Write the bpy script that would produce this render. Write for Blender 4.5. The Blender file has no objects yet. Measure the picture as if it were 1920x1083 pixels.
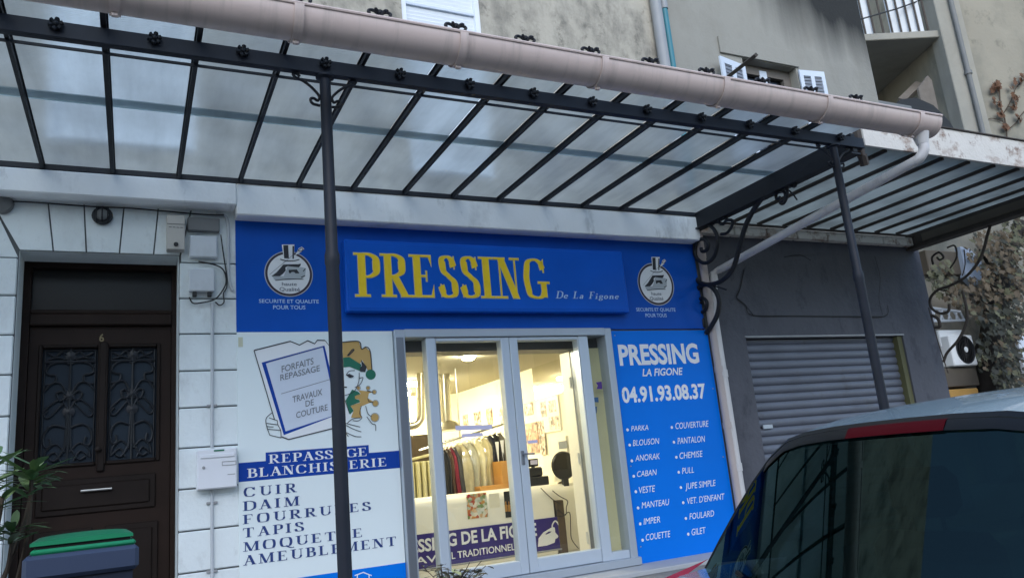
import bpy, math, random
from mathutils import Vector, Matrix
random.seed(7)
rad = math.radians
# ------------------------------------------------------------------ scene, camera, light
SC = bpy.context.scene
COL = SC.collection
R = [[0.89902838, -0.42829745, -0.09115517],
     [0.01645529, 0.24106599, -0.97036922],
     [0.43758107, 0.87088948, 0.22377292]]
FPX, PU, PV = 1448.0376, 960.0, 541.5
CAM = Vector((0, -8.25, 1.32))
cd = bpy.data.cameras.new('camera')
cam = bpy.data.objects.new('camera', cd)
COL.objects.link(cam)
cd.sensor_width = 36
cd.lens = FPX / 1920 * 36
cd.clip_start = .05
cd.clip_end = 3000
cam.matrix_world = Matrix(((R[0][0], -R[1][0], -R[2][0], CAM.x),
                           (R[0][1], -R[1][1], -R[2][1], CAM.y),
                           (R[0][2], -R[1][2], -R[2][2], CAM.z), (0, 0, 0, 1)))
SC.camera = cam
W = bpy.data.worlds.new('World')
SC.world = W
W.use_nodes = True
nt = W.node_tree
nt.nodes.clear()
sky = nt.nodes.new('ShaderNodeTexSky')
sky.sky_type = 'NISHITA'
sky.sun_disc = False
SUN_EL, SUN_AZ = 38.0, 200.0          # azimuth clockwise from +Y
sky.sun_elevation = rad(SUN_EL)
sky.sun_rotation = rad(SUN_AZ)
sky.altitude = 50
sky.air_density = 1.0
sky.dust_density = .6
sky.ozone_density = .4
bg = nt.nodes.new('ShaderNodeBackground')
bg.inputs[1].default_value = .15
wo = nt.nodes.new('ShaderNodeOutputWorld')
nt.links.new(sky.outputs[0], bg.inputs[0])
nt.links.new(bg.outputs[0], wo.inputs[0])
sl = bpy.data.lights.new('sun', 'SUN')
sl.energy = .5
sl.angle = rad(40)
sl.color = (1, .98, .95)
sun = bpy.data.objects.new('sun', sl)
COL.objects.link(sun)
sd = Vector((math.sin(rad(SUN_AZ)) * math.cos(rad(SUN_EL)), math.cos(rad(SUN_AZ)) * math.cos(rad(SUN_EL)), math.sin(rad(SUN_EL))))
sun.rotation_euler = sd.to_track_quat('Z', 'Y').to_euler()
SC.view_settings.view_transform = 'Standard'
SC.view_settings.look = 'None'
SC.view_settings.exposure = 1.2
SC.view_settings.gamma = 1
SC.view_settings.use_curve_mapping = False

# ------------------------------------------------------------------ helpers: picture point -> point on a real plane
def ray(u, v):
    c = ((u - PU) / FPX, (v - PV) / FPX, 1)
    return Vector([sum(R[i][j] * c[i] for i in range(3)) for j in range(3)])
def F(u, v, y=0.0):
    r = ray(u, v); return CAM + r * ((y - CAM.y) / r.y)
def FX(u, v, x):
    r = ray(u, v); return CAM + r * ((x - CAM.x) / r.x)
def FZ(u, v, z):
    r = ray(u, v); return CAM + r * ((z - CAM.z) / r.z)

# ------------------------------------------------------------------ materials
def lin(r, g, b):
    f = lambda c: (c / 12.92 if c <= .04045 else ((c + .055) / 1.055) ** 2.4)
    return (f(r / 255), f(g / 255), f(b / 255), 1)
def nd(t, kind, **kw):
    n = t.nodes.new(kind)
    for k, v in kw.items(): setattr(n, k, v)
    return n
def mat(name, col, rough=.6, metal=0.0, var=.12, scale=3.0, bump=0.0, bscale=40.0, dirt=None, dirt_amt=.5, dscale=(2, 2, .6), dlo=.5, dhi=.7, spec=.5, coat=0.0):
    m = bpy.data.materials.new(name); m.use_nodes = True
    t = m.node_tree; b = t.nodes['Principled BSDF']
    b.inputs['Roughness'].default_value = rough
    b.inputs['Metallic'].default_value = metal
    b.inputs['Specular IOR Level'].default_value = spec
    b.inputs['Coat Weight'].default_value = coat
    tc = nd(t, 'ShaderNodeTexCoord')
    n = nd(t, 'ShaderNodeTexNoise'); n.inputs['Scale'].default_value = scale; n.inputs['Detail'].default_value = 6
    t.links.new(tc.outputs['Object'], n.inputs['Vector'])
    mx = nd(t, 'ShaderNodeMix', data_type='RGBA', blend_type='MIX')
    a = [max(0, c * (1 - var)) for c in col[:3]] + [1]; z = [min(1, c * (1 + var)) for c in col[:3]] + [1]
    mx.inputs[6].default_value = a; mx.inputs[7].default_value = z
    t.links.new(n.outputs[0], mx.inputs[0])
    out = mx.outputs[2]
    if dirt:
        mp = nd(t, 'ShaderNodeMapping'); mp.inputs['Scale'].default_value = dscale
        t.links.new(tc.outputs['Object'], mp.inputs[0])
        n2 = nd(t, 'ShaderNodeTexNoise'); n2.inputs['Scale'].default_value = 1; n2.inputs['Detail'].default_value = 8; n2.inputs['Roughness'].default_value = .65
        t.links.new(mp.outputs[0], n2.inputs['Vector'])
        mr = nd(t, 'ShaderNodeMapRange'); mr.inputs[1].default_value = dlo; mr.inputs[2].default_value = dhi; mr.inputs[4].default_value = dirt_amt
        t.links.new(n2.outputs[0], mr.inputs[0])
        m2 = nd(t, 'ShaderNodeMix', data_type='RGBA'); m2.inputs[7].default_value = dirt
        t.links.new(mr.outputs[0], m2.inputs[0]); t.links.new(out, m2.inputs[6]); out = m2.outputs[2]
    t.links.new(out, b.inputs['Base Color'])
    if bump:
        n3 = nd(t, 'ShaderNodeTexNoise'); n3.inputs['Scale'].default_value = bscale; n3.inputs['Detail'].default_value = 5
        t.links.new(tc.outputs['Object'], n3.inputs['Vector'])
        bp = nd(t, 'ShaderNodeBump'); bp.inputs['Strength'].default_value = bump; bp.inputs['Distance'].default_value = .02
        t.links.new(n3.outputs[0], bp.inputs['Height']); t.links.new(bp.outputs[0], b.inputs['Normal'])
    return m
def emit(name, col, strength):
    m = bpy.data.materials.new(name); m.use_nodes = True; t = m.node_tree; t.nodes.clear()
    e = nd(t, 'ShaderNodeEmission'); e.inputs[0].default_value = col; e.inputs[1].default_value = strength
    o = nd(t, 'ShaderNodeOutputMaterial'); t.links.new(e.outputs[0], o.inputs[0]); return m
def clear_glass(name, tint=(1, 1, 1, 1), refl=1.0, rough=.0, rc=(1, 1, 1, 1)):
    m = bpy.data.materials.new(name); m.use_nodes = True; t = m.node_tree; t.nodes.clear()
    tr = nd(t, 'ShaderNodeBsdfTransparent'); tr.inputs[0].default_value = tint
    gl = nd(t, 'ShaderNodeBsdfGlossy'); gl.inputs['Roughness'].default_value = rough; gl.inputs[0].default_value = rc
    lw = nd(t, 'ShaderNodeLayerWeight'); lw.inputs[0].default_value = .5
    pw = nd(t, 'ShaderNodeMath', operation='POWER'); pw.inputs[1].default_value = 5; t.links.new(lw.outputs['Facing'], pw.inputs[0])
    fr = nd(t, 'ShaderNodeMath', operation='MULTIPLY_ADD'); fr.inputs[1].default_value = .95; fr.inputs[2].default_value = .05; t.links.new(pw.outputs[0], fr.inputs[0])
    mu = nd(t, 'ShaderNodeMath', operation='MULTIPLY'); mu.inputs[1].default_value = refl
    mx = nd(t, 'ShaderNodeMixShader'); o = nd(t, 'ShaderNodeOutputMaterial')
    t.links.new(fr.outputs[0], mu.inputs[0]); t.links.new(mu.outputs[0], mx.inputs[0])
    t.links.new(tr.outputs[0], mx.inputs[1]); t.links.new(gl.outputs[0], mx.inputs[2]); t.links.new(mx.outputs[0], o.inputs[0])
    return m
def reeded_glass(name, tint, rough, milky, dirt=(.2, .22, .2, 1)):
    m = bpy.data.materials.new(name); m.use_nodes = True; t = m.node_tree; t.nodes.clear()
    tc = nd(t, 'ShaderNodeTexCoord')
    rf = nd(t, 'ShaderNodeBsdfRefraction'); rf.inputs[0].default_value = tint; rf.inputs['Roughness'].default_value = rough; rf.inputs['IOR'].default_value = 1.05
    tl = nd(t, 'ShaderNodeBsdfTranslucent')
    n0 = nd(t, 'ShaderNodeTexNoise'); n0.inputs['Scale'].default_value = 1.3; n0.inputs['Detail'].default_value = 6
    t.links.new(tc.outputs['Object'], n0.inputs['Vector'])
    rp = nd(t, 'ShaderNodeMix', data_type='RGBA'); rp.inputs[6].default_value = dirt; rp.inputs[7].default_value = tint
    mr = nd(t, 'ShaderNodeMapRange'); mr.inputs[1].default_value = .3; mr.inputs[2].default_value = .6
    t.links.new(n0.outputs[0], mr.inputs[0]); t.links.new(mr.outputs[0], rp.inputs[0]); t.links.new(rp.outputs[2], tl.inputs[0])
    mp = nd(t, 'ShaderNodeMapping'); mp.inputs['Scale'].default_value = (3.2, .55, 1); t.links.new(tc.outputs['Object'], mp.inputs[0])
    oi = nd(t, 'ShaderNodeObjectInfo'); ad = nd(t, 'ShaderNodeVectorMath', operation='ADD'); t.links.new(mp.outputs[0], ad.inputs[0])
    sc_ = nd(t, 'ShaderNodeMath', operation='MULTIPLY'); sc_.inputs[1].default_value = 40; t.links.new(oi.outputs['Random'], sc_.inputs[0]); t.links.new(sc_.outputs[0], ad.inputs[1])
    n1 = nd(t, 'ShaderNodeTexNoise'); n1.inputs['Scale'].default_value = 1; n1.inputs['Detail'].default_value = 7; n1.inputs['Roughness'].default_value = .6; t.links.new(ad.outputs[0], n1.inputs['Vector'])
    m1r = nd(t, 'ShaderNodeMapRange'); m1r.inputs[1].default_value = .32; m1r.inputs[2].default_value = .66; m1r.inputs[3].default_value = .62; m1r.inputs[4].default_value = 1.0; t.links.new(n1.outputs[0], m1r.inputs[0])
    pr = nd(t, 'ShaderNodeMapRange'); pr.inputs[3].default_value = .72; pr.inputs[4].default_value = 1.0; t.links.new(oi.outputs['Random'], pr.inputs[0])
    mm = nd(t, 'ShaderNodeMath', operation='MULTIPLY'); t.links.new(m1r.outputs[0], mm.inputs[0]); t.links.new(pr.outputs[0], mm.inputs[1])
    cm = nd(t, 'ShaderNodeMix', data_type='RGBA', blend_type='MULTIPLY'); cm.inputs[0].default_value = 1; cm.inputs[6].default_value = tint; t.links.new(mm.outputs[0], cm.inputs[7]); t.links.new(cm.outputs[2], rf.inputs[0])
    gl = nd(t, 'ShaderNodeBsdfGlossy'); gl.inputs['Roughness'].default_value = .25
    w = nd(t, 'ShaderNodeTexWave'); w.bands_direction = 'Y'; w.inputs['Scale'].default_value = 14; w.inputs['Distortion'].default_value = .4
    t.links.new(tc.outputs['Object'], w.inputs['Vector'])
    bp = nd(t, 'ShaderNodeBump'); bp.inputs['Strength'].default_value = .5; bp.inputs['Distance'].default_value = .006
    t.links.new(w.outputs['Fac'], bp.inputs['Height'])
    for s in (rf, gl): t.links.new(bp.outputs[0], s.inputs['Normal'])
    m1 = nd(t, 'ShaderNodeMixShader'); m1.inputs[0].default_value = milky
    t.links.new(rf.outputs[0], m1.inputs[1]); t.links.new(tl.outputs[0], m1.inputs[2])
    lw = nd(t, 'ShaderNodeLayerWeight'); lw.inputs[0].default_value = .5
    pw = nd(t, 'ShaderNodeMath', operation='POWER'); pw.inputs[1].default_value = 5; t.links.new(lw.outputs['Facing'], pw.inputs[0])
    fr = nd(t, 'ShaderNodeMath', operation='MULTIPLY_ADD'); fr.inputs[1].default_value = .6; fr.inputs[2].default_value = .04; t.links.new(pw.outputs[0], fr.inputs[0])
    m2 = nd(t, 'ShaderNodeMixShader'); t.links.new(fr.outputs[0], m2.inputs[0])
    t.links.new(m1.outputs[0], m2.inputs[1]); t.links.new(gl.outputs[0], m2.inputs[2])
    o = nd(t, 'ShaderNodeOutputMaterial'); t.links.new(m2.outputs[0], o.inputs[0])
    return m
def photo_mat(name, cols, scale):
    m = bpy.data.materials.new(name); m.use_nodes = True; t = m.node_tree; b = t.nodes['Principled BSDF']; b.inputs['Roughness'].default_value = .35
    tc = nd(t, 'ShaderNodeTexCoord'); n = nd(t, 'ShaderNodeTexVoronoi'); n.inputs['Scale'].default_value = scale
    t.links.new(tc.outputs['Object'], n.inputs['Vector'])
    r = nd(t, 'ShaderNodeValToRGB'); r.color_ramp.interpolation = 'LINEAR'
    el = r.color_ramp.elements
    for i, c in enumerate(cols):
        p = i / max(1, len(cols) - 1)
        e = el[i] if i < 2 else el.new(p)
        e.position = p; e.color = c
    sp = nd(t, 'ShaderNodeSeparateColor'); t.links.new(n.outputs['Color'], sp.inputs[0]); t.links.new(sp.outputs[0], r.inputs[0])
    t.links.new(r.outputs[0], b.inputs['Base Color']); return m

MT = {}
def mk(k, *a, **kw): MT[k] = mat(k, *a, **kw)
mk('plaster', (.43, .395, .325, 1), .95, var=.25, scale=1.6, bump=.5, bscale=18, dirt=(.10, .098, .085, 1), dirt_amt=.8, dscale=(1.7, 1, 1.0), dlo=.47, dhi=.66)
mk('smooth_plaster', (.305, .295, .258, 1), .95, var=.10, scale=.8, bump=.25, bscale=25, dirt=(.16, .165, .155, 1), dirt_amt=.5, dscale=(.5, 1, .35), dlo=.5, dhi=.75)
mk('far_plaster', (.285, .265, .215, 1), .95, var=.2, scale=.9, bump=.4, bscale=12, dirt=(.14, .145, .125, 1), dirt_amt=.7, dscale=(.45, 1, .3), dlo=.48, dhi=.66)
mk('soot', (.03, .03, .03, 1), 1, var=.3)
mk('ashlar', (.73, .79, .80, 1), .8, var=.10, scale=2.5, bump=.25, bscale=30, dirt=(.45, .46, .46, 1), dirt_amt=.5, dscale=(1.5, 1.5, .8), dlo=.52, dhi=.75)
mk('joint', (.13, .14, .145, 1), .95)
mk('ledge', (.88, .90, .90, 1), .8, var=.08, scale=3, bump=.15, bscale=25, dirt=(.35, .36, .36, 1), dirt_amt=.5, dscale=(2.2, 2, .9), dlo=.58, dhi=.75)
mk('garage_paint', (.085, .090, .108, 1), .85, var=.18, scale=2, bump=.45, bscale=14, dirt=(.05, .053, .068, 1), dirt_amt=.7, dscale=(1.2, 1, .8), dlo=.52, dhi=.68)
mk('fascia_blue', (.004, .085, .46, 1), .4, var=.16, scale=2, spec=.12)
mk('sign_blue', (.006, .105, .56, 1), .3, var=.14, scale=2, spec=.12)
mk('panel_blue', (.0005, .17, .72, 1), .45, var=.10, scale=1.2, spec=.12)
mk('band_blue', (.010, .055, .33, 1), .4, var=.04, spec=.12)
mk('ink_blue', (.016, .045, .19, 1), .5, var=.05)
mk('panel_white', (.75, .83, .84, 1), .4, var=.03, scale=1.5)
mk('print_white', (.78, .80, .82, 1), .5, var=.02)
mk('paper', (.60, .66, .76, 1), .5, var=.04, scale=6)
mk('ink', (.02, .022, .03, 1), .6, var=.05)
mk('ink_grey', (.17, .19, .22, 1), .6, var=.05)
mk('logo_grey', (.42, .46, .49, 1), .5, var=.05)
mk('logo_ring', (.035, .02, .035, 1), .5)
mk('letter_yellow', (.92, .64, .008, 1), .35, var=.05)
mk('letter_edge', (.55, .56, .42, 1), .4, var=.03)
mk('pale_blue_letter', (.42, .60, .83, 1), .5, var=.03)
mk('jester_ochre', (.52, .33, .10, 1), .5, var=.04)
mk('jester_green', (.004, .14, .08, 1), .5, var=.04)
mk('iron', (.006, .008, .013, 1), .6, var=.25, scale=12, bump=.15, bscale=90)
mk('beam_paint', (.014, .018, .028, 1), .55, var=.3, scale=6, spec=.3)
mk('gutter', (.64, .52, .47, 1), .4, var=.05, scale=3, dirt=(.4, .34, .31, 1), dirt_amt=.5, dscale=(2, 2, 6), dlo=.55, dhi=.8)
mk('downpipe_beige', (.44, .38, .36, 1), .45, var=.06)
mk('downpipe_white', (.58, .57, .57, 1), .4, var=.06, dirt=(.3, .29, .28, 1), dirt_amt=.5, dscale=(8, 8, 1.5), dlo=.55, dhi=.75)
mk('grey_pvc', (.30, .31, .32, 1), .5)
mk('teal_pipe', (.035, .20, .25, 1), .5)
mk('rusty_white', (.66, .63, .57, 1), .7, var=.10, scale=4, bump=.3, bscale=30, dirt=(.20, .095, .045, 1), dirt_amt=.85, dscale=(2.2, 2.2, 3.5), dlo=.53, dhi=.66)
mk('rusty_iron', (.055, .045, .038, 1), .8, var=.5, scale=8)
mk('canopy_sheet', (.20, .225, .22, 1), .6, var=.2, scale=1.5)
mk('alu', (.40, .45, .51, 1), .4, .35, var=.05, scale=3)
mk('alu_light', (.50, .57, .65, 1), .38, .25, var=.05, scale=3)
mk('alu_dark', (.19, .21, .24, 1), .4, .5, var=.08)
mk('dark_wood', (.021, .0125, .0095, 1), .45, var=.35, scale=4, dirt=(.024, .016, .012, 1), dirt_amt=.5, dscale=(14, 14, .8), dlo=.5, dhi=.7, spec=.15)
mk('dark_wood_panel', (.016, .011, .009, 1), .5, var=.3, scale=4, spec=.15)
mk('door_glass', (.020, .030, .042, 1), .45, var=.3, scale=6, spec=.12)
mk('transom', (.006, .007, .007, 1), .3)
mk('grille_iron', (.004, .006, .010, 1), .5)
mk('steel', (.5, .5, .48, 1), .3, .9)
mk('brass', (.22, .18, .10, 1), .5, .4)
mk('meter_cream', (.48, .46, .42, 1), .5, var=.06)
mk('box_white', (.62, .66, .70, 1), .5, var=.05, dirt=(.4, .42, .43, 1), dirt_amt=.4, dscale=(3, 3, 2))
mk('box_grey', (.16, .165, .165, 1), .6, var=.1)
mk('cable', (.02, .021, .023, 1), .6)
mk('conduit', (.48, .51, .54, 1), .5, var=.06)
mk('mailbox_white', (.74, .76, .80, 1), .35, var=.03)
mk('sticker_green', (.01, .16, .09, 1), .5)
mk('shutter_white', (.80, .84, .88, 1), .5, var=.03)
mk('shutter_blue', (.62, .68, .76, 1), .6, var=.08)
mk('shutter_slat', (.20, .22, .26, 1), .7, var=.15)
mk('window_dark', (.010, .011, .013, 1), .15)
mk('old_wood', (.16, .14, .12, 1), .85, var=.3, scale=6)
mk('roller', (.135, .15, .185, 1), .5, .2, var=.12, scale=2.5, dirt=(.06, .065, .08, 1), dirt_amt=.5, dscale=(1, 1, 5), dlo=.5, dhi=.75)
mk('jamb_yellow', (.10, .10, .045, 1), .7, var=.2)
mk('asphalt', (.05, .05, .052, 1), .95, var=.25, scale=12, bump=.5, bscale=160)
mk('pavement', (.20, .20, .195, 1), .95, var=.18, scale=3, bump=.3, bscale=90)
mk('kerb', (.28, .28, .27, 1), .9, var=.15)
mk('step', (.38, .40, .42, 1), .7, var=.1)
mk('bin_blue', (.010, .016, .034, 1), .5, var=.12, scale=5)
mk('bin_rim', (.028, .045, .090, 1), .5, var=.08, scale=5)
mk('bin_green', (.003, .20, .085, 1), .45, var=.08)
mk('rubber', (.012, .012, .013, 1), .8)
mk('leaf_oleander', (.10, .19, .075, 1), .45, var=.5, scale=5)
mk('leaf_pale', (.17, .25, .10, 1), .5, var=.35, scale=5)
mk('twig', (.07, .05, .035, 1), .9, var=.3)
mk('clay', (.25, .10, .05, 1), .9)
mk('car_paint', (.42, .58, .66, 1), .22, .35, var=.02, coat=.6)
mk('car_black', (.006, .007, .008, 1), .4, spec=.25)
mk('car_seat', (.016, .018, .019, 1), .8)
mk('lamp_red', (.06, .001, .004, 1), .5, spec=.08)
mk('tail_red', (.45, .012, .04, 1), .2, coat=.8)
mk('tyre', (.012, .012, .012, 1), .85)
mk('rim', (.35, .36, .38, 1), .3, .8)
mk('ac_white', (.82, .85, .85, 1), .55, var=.06)
mk('ac_fan', (.03, .037, .05, 1), .5)
mk('leaf_dry', (.085, .060, .030, 1), .7, var=.55, scale=2.2)
mk('leaf_vine', (.085, .085, .040, 1), .65, var=.5, scale=2.0)
mk('leaf_dark', (.022, .024, .013, 1), .7, var=.5, scale=2.0)
mk('bark', (.030, .026, .022, 1), .95, var=.4, scale=6, bump=.6, bscale=20)
mk('rust_leaf', (.13, .065, .035, 1), .8, var=.3)
mk('brown_sheet', (.10, .085, .065, 1), .8, var=.25)
mk('yellow_board', (.42, .24, .06, 1), .8, var=.15)
mk('blue_tarp', (.42, .50, .62, 1), .7, var=.15)
mk('rail_white', (.62, .66, .70, 1), .6, var=.08)
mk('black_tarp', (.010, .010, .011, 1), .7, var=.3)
# interior
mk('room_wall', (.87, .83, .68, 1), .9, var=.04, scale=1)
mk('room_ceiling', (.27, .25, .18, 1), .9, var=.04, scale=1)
mk('room_floor', (.62, .56, .42, 1), .6, var=.06)
mk('header_dark', (.035, .035, .042, 1), .6)
mk('counter', (.82, .79, .68, 1), .4, var=.02)
mk('banner_purple', (.03, .018, .18, 1), .45, var=.05)
mk('duct', (.55, .52, .42, 1), .3, .8, var=.12, scale=6)
mk('film_yellow', (.62, .58, .34, 1), .8, var=.05)
mk('black_plastic', (.012, .012, .014, 1), .45)
mk('lampshade', (.85, .80, .62, 1), .8)
mk('orange_card', (.50, .25, .06, 1), .7)
mk('brown_wood', (.10, .07, .04, 1), .7, var=.3)
mk('stick_purple', (.07, .02, .22, 1), .5)
mk('stick_blue', (.03, .10, .22, 1), .5)
mk('stick_lilac', (.62, .60, .80, 1), .5)
MT['photo_a'] = photo_mat('photo_a', [(.02, .02, .02, 1), (.45, .30, .2, 1), (.8, .75, .65, 1), (.2, .12, .1, 1)], 22)
MT['photo_b'] = photo_mat('photo_b', [(.5, .18, .1, 1), (.7, .5, .35, 1), (.1, .06, .05, 1), (.75, .35, .25, 1)], 18)
MT['photo_food'] = photo_mat('photo_food', [(.45, .02, .03, 1), (.7, .35, .08, 1), (.85, .82, .7, 1), (.15, .25, .05, 1), (.8, .8, .75, 1)], 26)
MT['shop_glass'] = clear_glass('shop_glass', (.97, .98, .97, 1), 1.0)
MT['car_glass'] = clear_glass('car_glass', (.07, .12, .11, 1), .95, 0.0, (.50, .80, .80, 1))
MT['plastic_wrap'] = clear_glass('plastic_wrap', (.93, .93, .88, 1), 2.5, .18)
MT['canopy_glass'] = reeded_glass('canopy_glass', (.58, .66, .69, 1), .66, .26, (.30, .335, .345, 1))
MT['lap_glass'] = reeded_glass('lap_glass', (.90, 1, 1, 1), .7, .85, (.75, .85, .85, 1))
MT['old_glass'] = reeded_glass('old_glass', (.26, .30, .29, 1), .9, .75, (.12, .14, .135, 1))
MT['tube_light'] = emit('tube_light', (1, .91, .66, 1), 68)
MT['round_light'] = emit('round_light', (1, .91, .66, 1), 260)
MT['mirror'] = mat('mirror', (.85, .83, .75, 1), .03, 1.0, var=.01)

def spots(key, col, sc, lo, hi, amt):
    m = MT[key]; t = m.node_tree; b = t.nodes['Principled BSDF']; old = b.inputs['Base Color'].links[0].from_socket
    tc = nd(t, 'ShaderNodeTexCoord'); mp = nd(t, 'ShaderNodeMapping'); mp.inputs['Scale'].default_value = sc; mp.inputs['Location'].default_value = (3.7, 0, 1.3); t.links.new(tc.outputs['Object'], mp.inputs[0])
    n = nd(t, 'ShaderNodeTexNoise'); n.inputs['Scale'].default_value = 1; n.inputs['Detail'].default_value = 7; n.inputs['Roughness'].default_value = .7; t.links.new(mp.outputs[0], n.inputs['Vector'])
    r = nd(t, 'ShaderNodeMapRange'); r.inputs[1].default_value = lo; r.inputs[2].default_value = hi; r.inputs[4].default_value = amt; t.links.new(n.outputs[0], r.inputs[0])
    x = nd(t, 'ShaderNodeMix', data_type='RGBA'); x.inputs[7].default_value = col; t.links.new(r.outputs[0], x.inputs[0]); t.links.new(old, x.inputs[6]); t.links.new(x.outputs[2], b.inputs['Base Color'])
spots('plaster', (.09, .085, .07, 1), (4.5, 1, 4.0), .56, .68, .75)
spots('plaster', (.52, .48, .40, 1), (1.1, 1, .8), .50, .66, .7)
spots('smooth_plaster', (.22, .205, .17, 1), (.8, 1, .5), .5, .7, .5)
spots('far_plaster', (.12, .12, .095, 1), (1.6, 1, 1.3), .56, .68, .65)
spots('garage_paint', (.038, .04, .052, 1), (2.6, 1, 1.6), .55, .66, .65)
spots('ashlar', (.42, .44, .44, 1), (5, 5, 3), .56, .72, .45)
spots('ledge', (.30, .31, .30, 1), (3.5, 1, 1.5), .58, .72, .5)
spots('rusty_white', (.16, .07, .03, 1), (5, 5, 5), .55, .66, .8)
spots('roller', (.09, .085, .08, 1), (3, 1, 2), .57, .7, .5)
spots('gutter', (.36, .31, .27, 1), (11, 1.2, 1.2), .50, .72, .55)
def dark_top(src, name, ztop, xc):  # darkens the colour towards the top right, broken into upright streaks
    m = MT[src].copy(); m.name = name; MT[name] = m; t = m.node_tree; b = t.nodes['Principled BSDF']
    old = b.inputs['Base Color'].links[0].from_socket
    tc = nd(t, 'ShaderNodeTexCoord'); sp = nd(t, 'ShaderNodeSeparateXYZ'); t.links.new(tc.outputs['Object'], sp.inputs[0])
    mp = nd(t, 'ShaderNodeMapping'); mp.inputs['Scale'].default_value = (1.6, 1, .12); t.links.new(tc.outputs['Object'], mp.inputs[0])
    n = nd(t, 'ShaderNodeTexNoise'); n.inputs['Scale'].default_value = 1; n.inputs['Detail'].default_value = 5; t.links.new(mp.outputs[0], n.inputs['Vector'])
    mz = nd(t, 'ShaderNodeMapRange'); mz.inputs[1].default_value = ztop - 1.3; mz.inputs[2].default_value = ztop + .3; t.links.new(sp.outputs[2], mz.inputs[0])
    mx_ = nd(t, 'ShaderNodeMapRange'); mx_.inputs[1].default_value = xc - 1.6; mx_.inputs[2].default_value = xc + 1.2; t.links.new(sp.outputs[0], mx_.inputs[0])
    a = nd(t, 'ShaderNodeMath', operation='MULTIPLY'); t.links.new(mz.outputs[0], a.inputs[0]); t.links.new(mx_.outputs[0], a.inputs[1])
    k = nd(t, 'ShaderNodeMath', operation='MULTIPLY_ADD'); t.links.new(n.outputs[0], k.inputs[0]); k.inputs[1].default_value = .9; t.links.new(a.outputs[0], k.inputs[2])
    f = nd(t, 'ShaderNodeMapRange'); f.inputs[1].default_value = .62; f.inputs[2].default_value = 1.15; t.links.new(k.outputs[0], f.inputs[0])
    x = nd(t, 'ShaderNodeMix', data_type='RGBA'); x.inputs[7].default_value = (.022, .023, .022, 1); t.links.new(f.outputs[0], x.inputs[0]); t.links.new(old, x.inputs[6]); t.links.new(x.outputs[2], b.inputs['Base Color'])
dark_top('smooth_plaster', 'dark_top_plaster', 8.6, .2)

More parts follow.
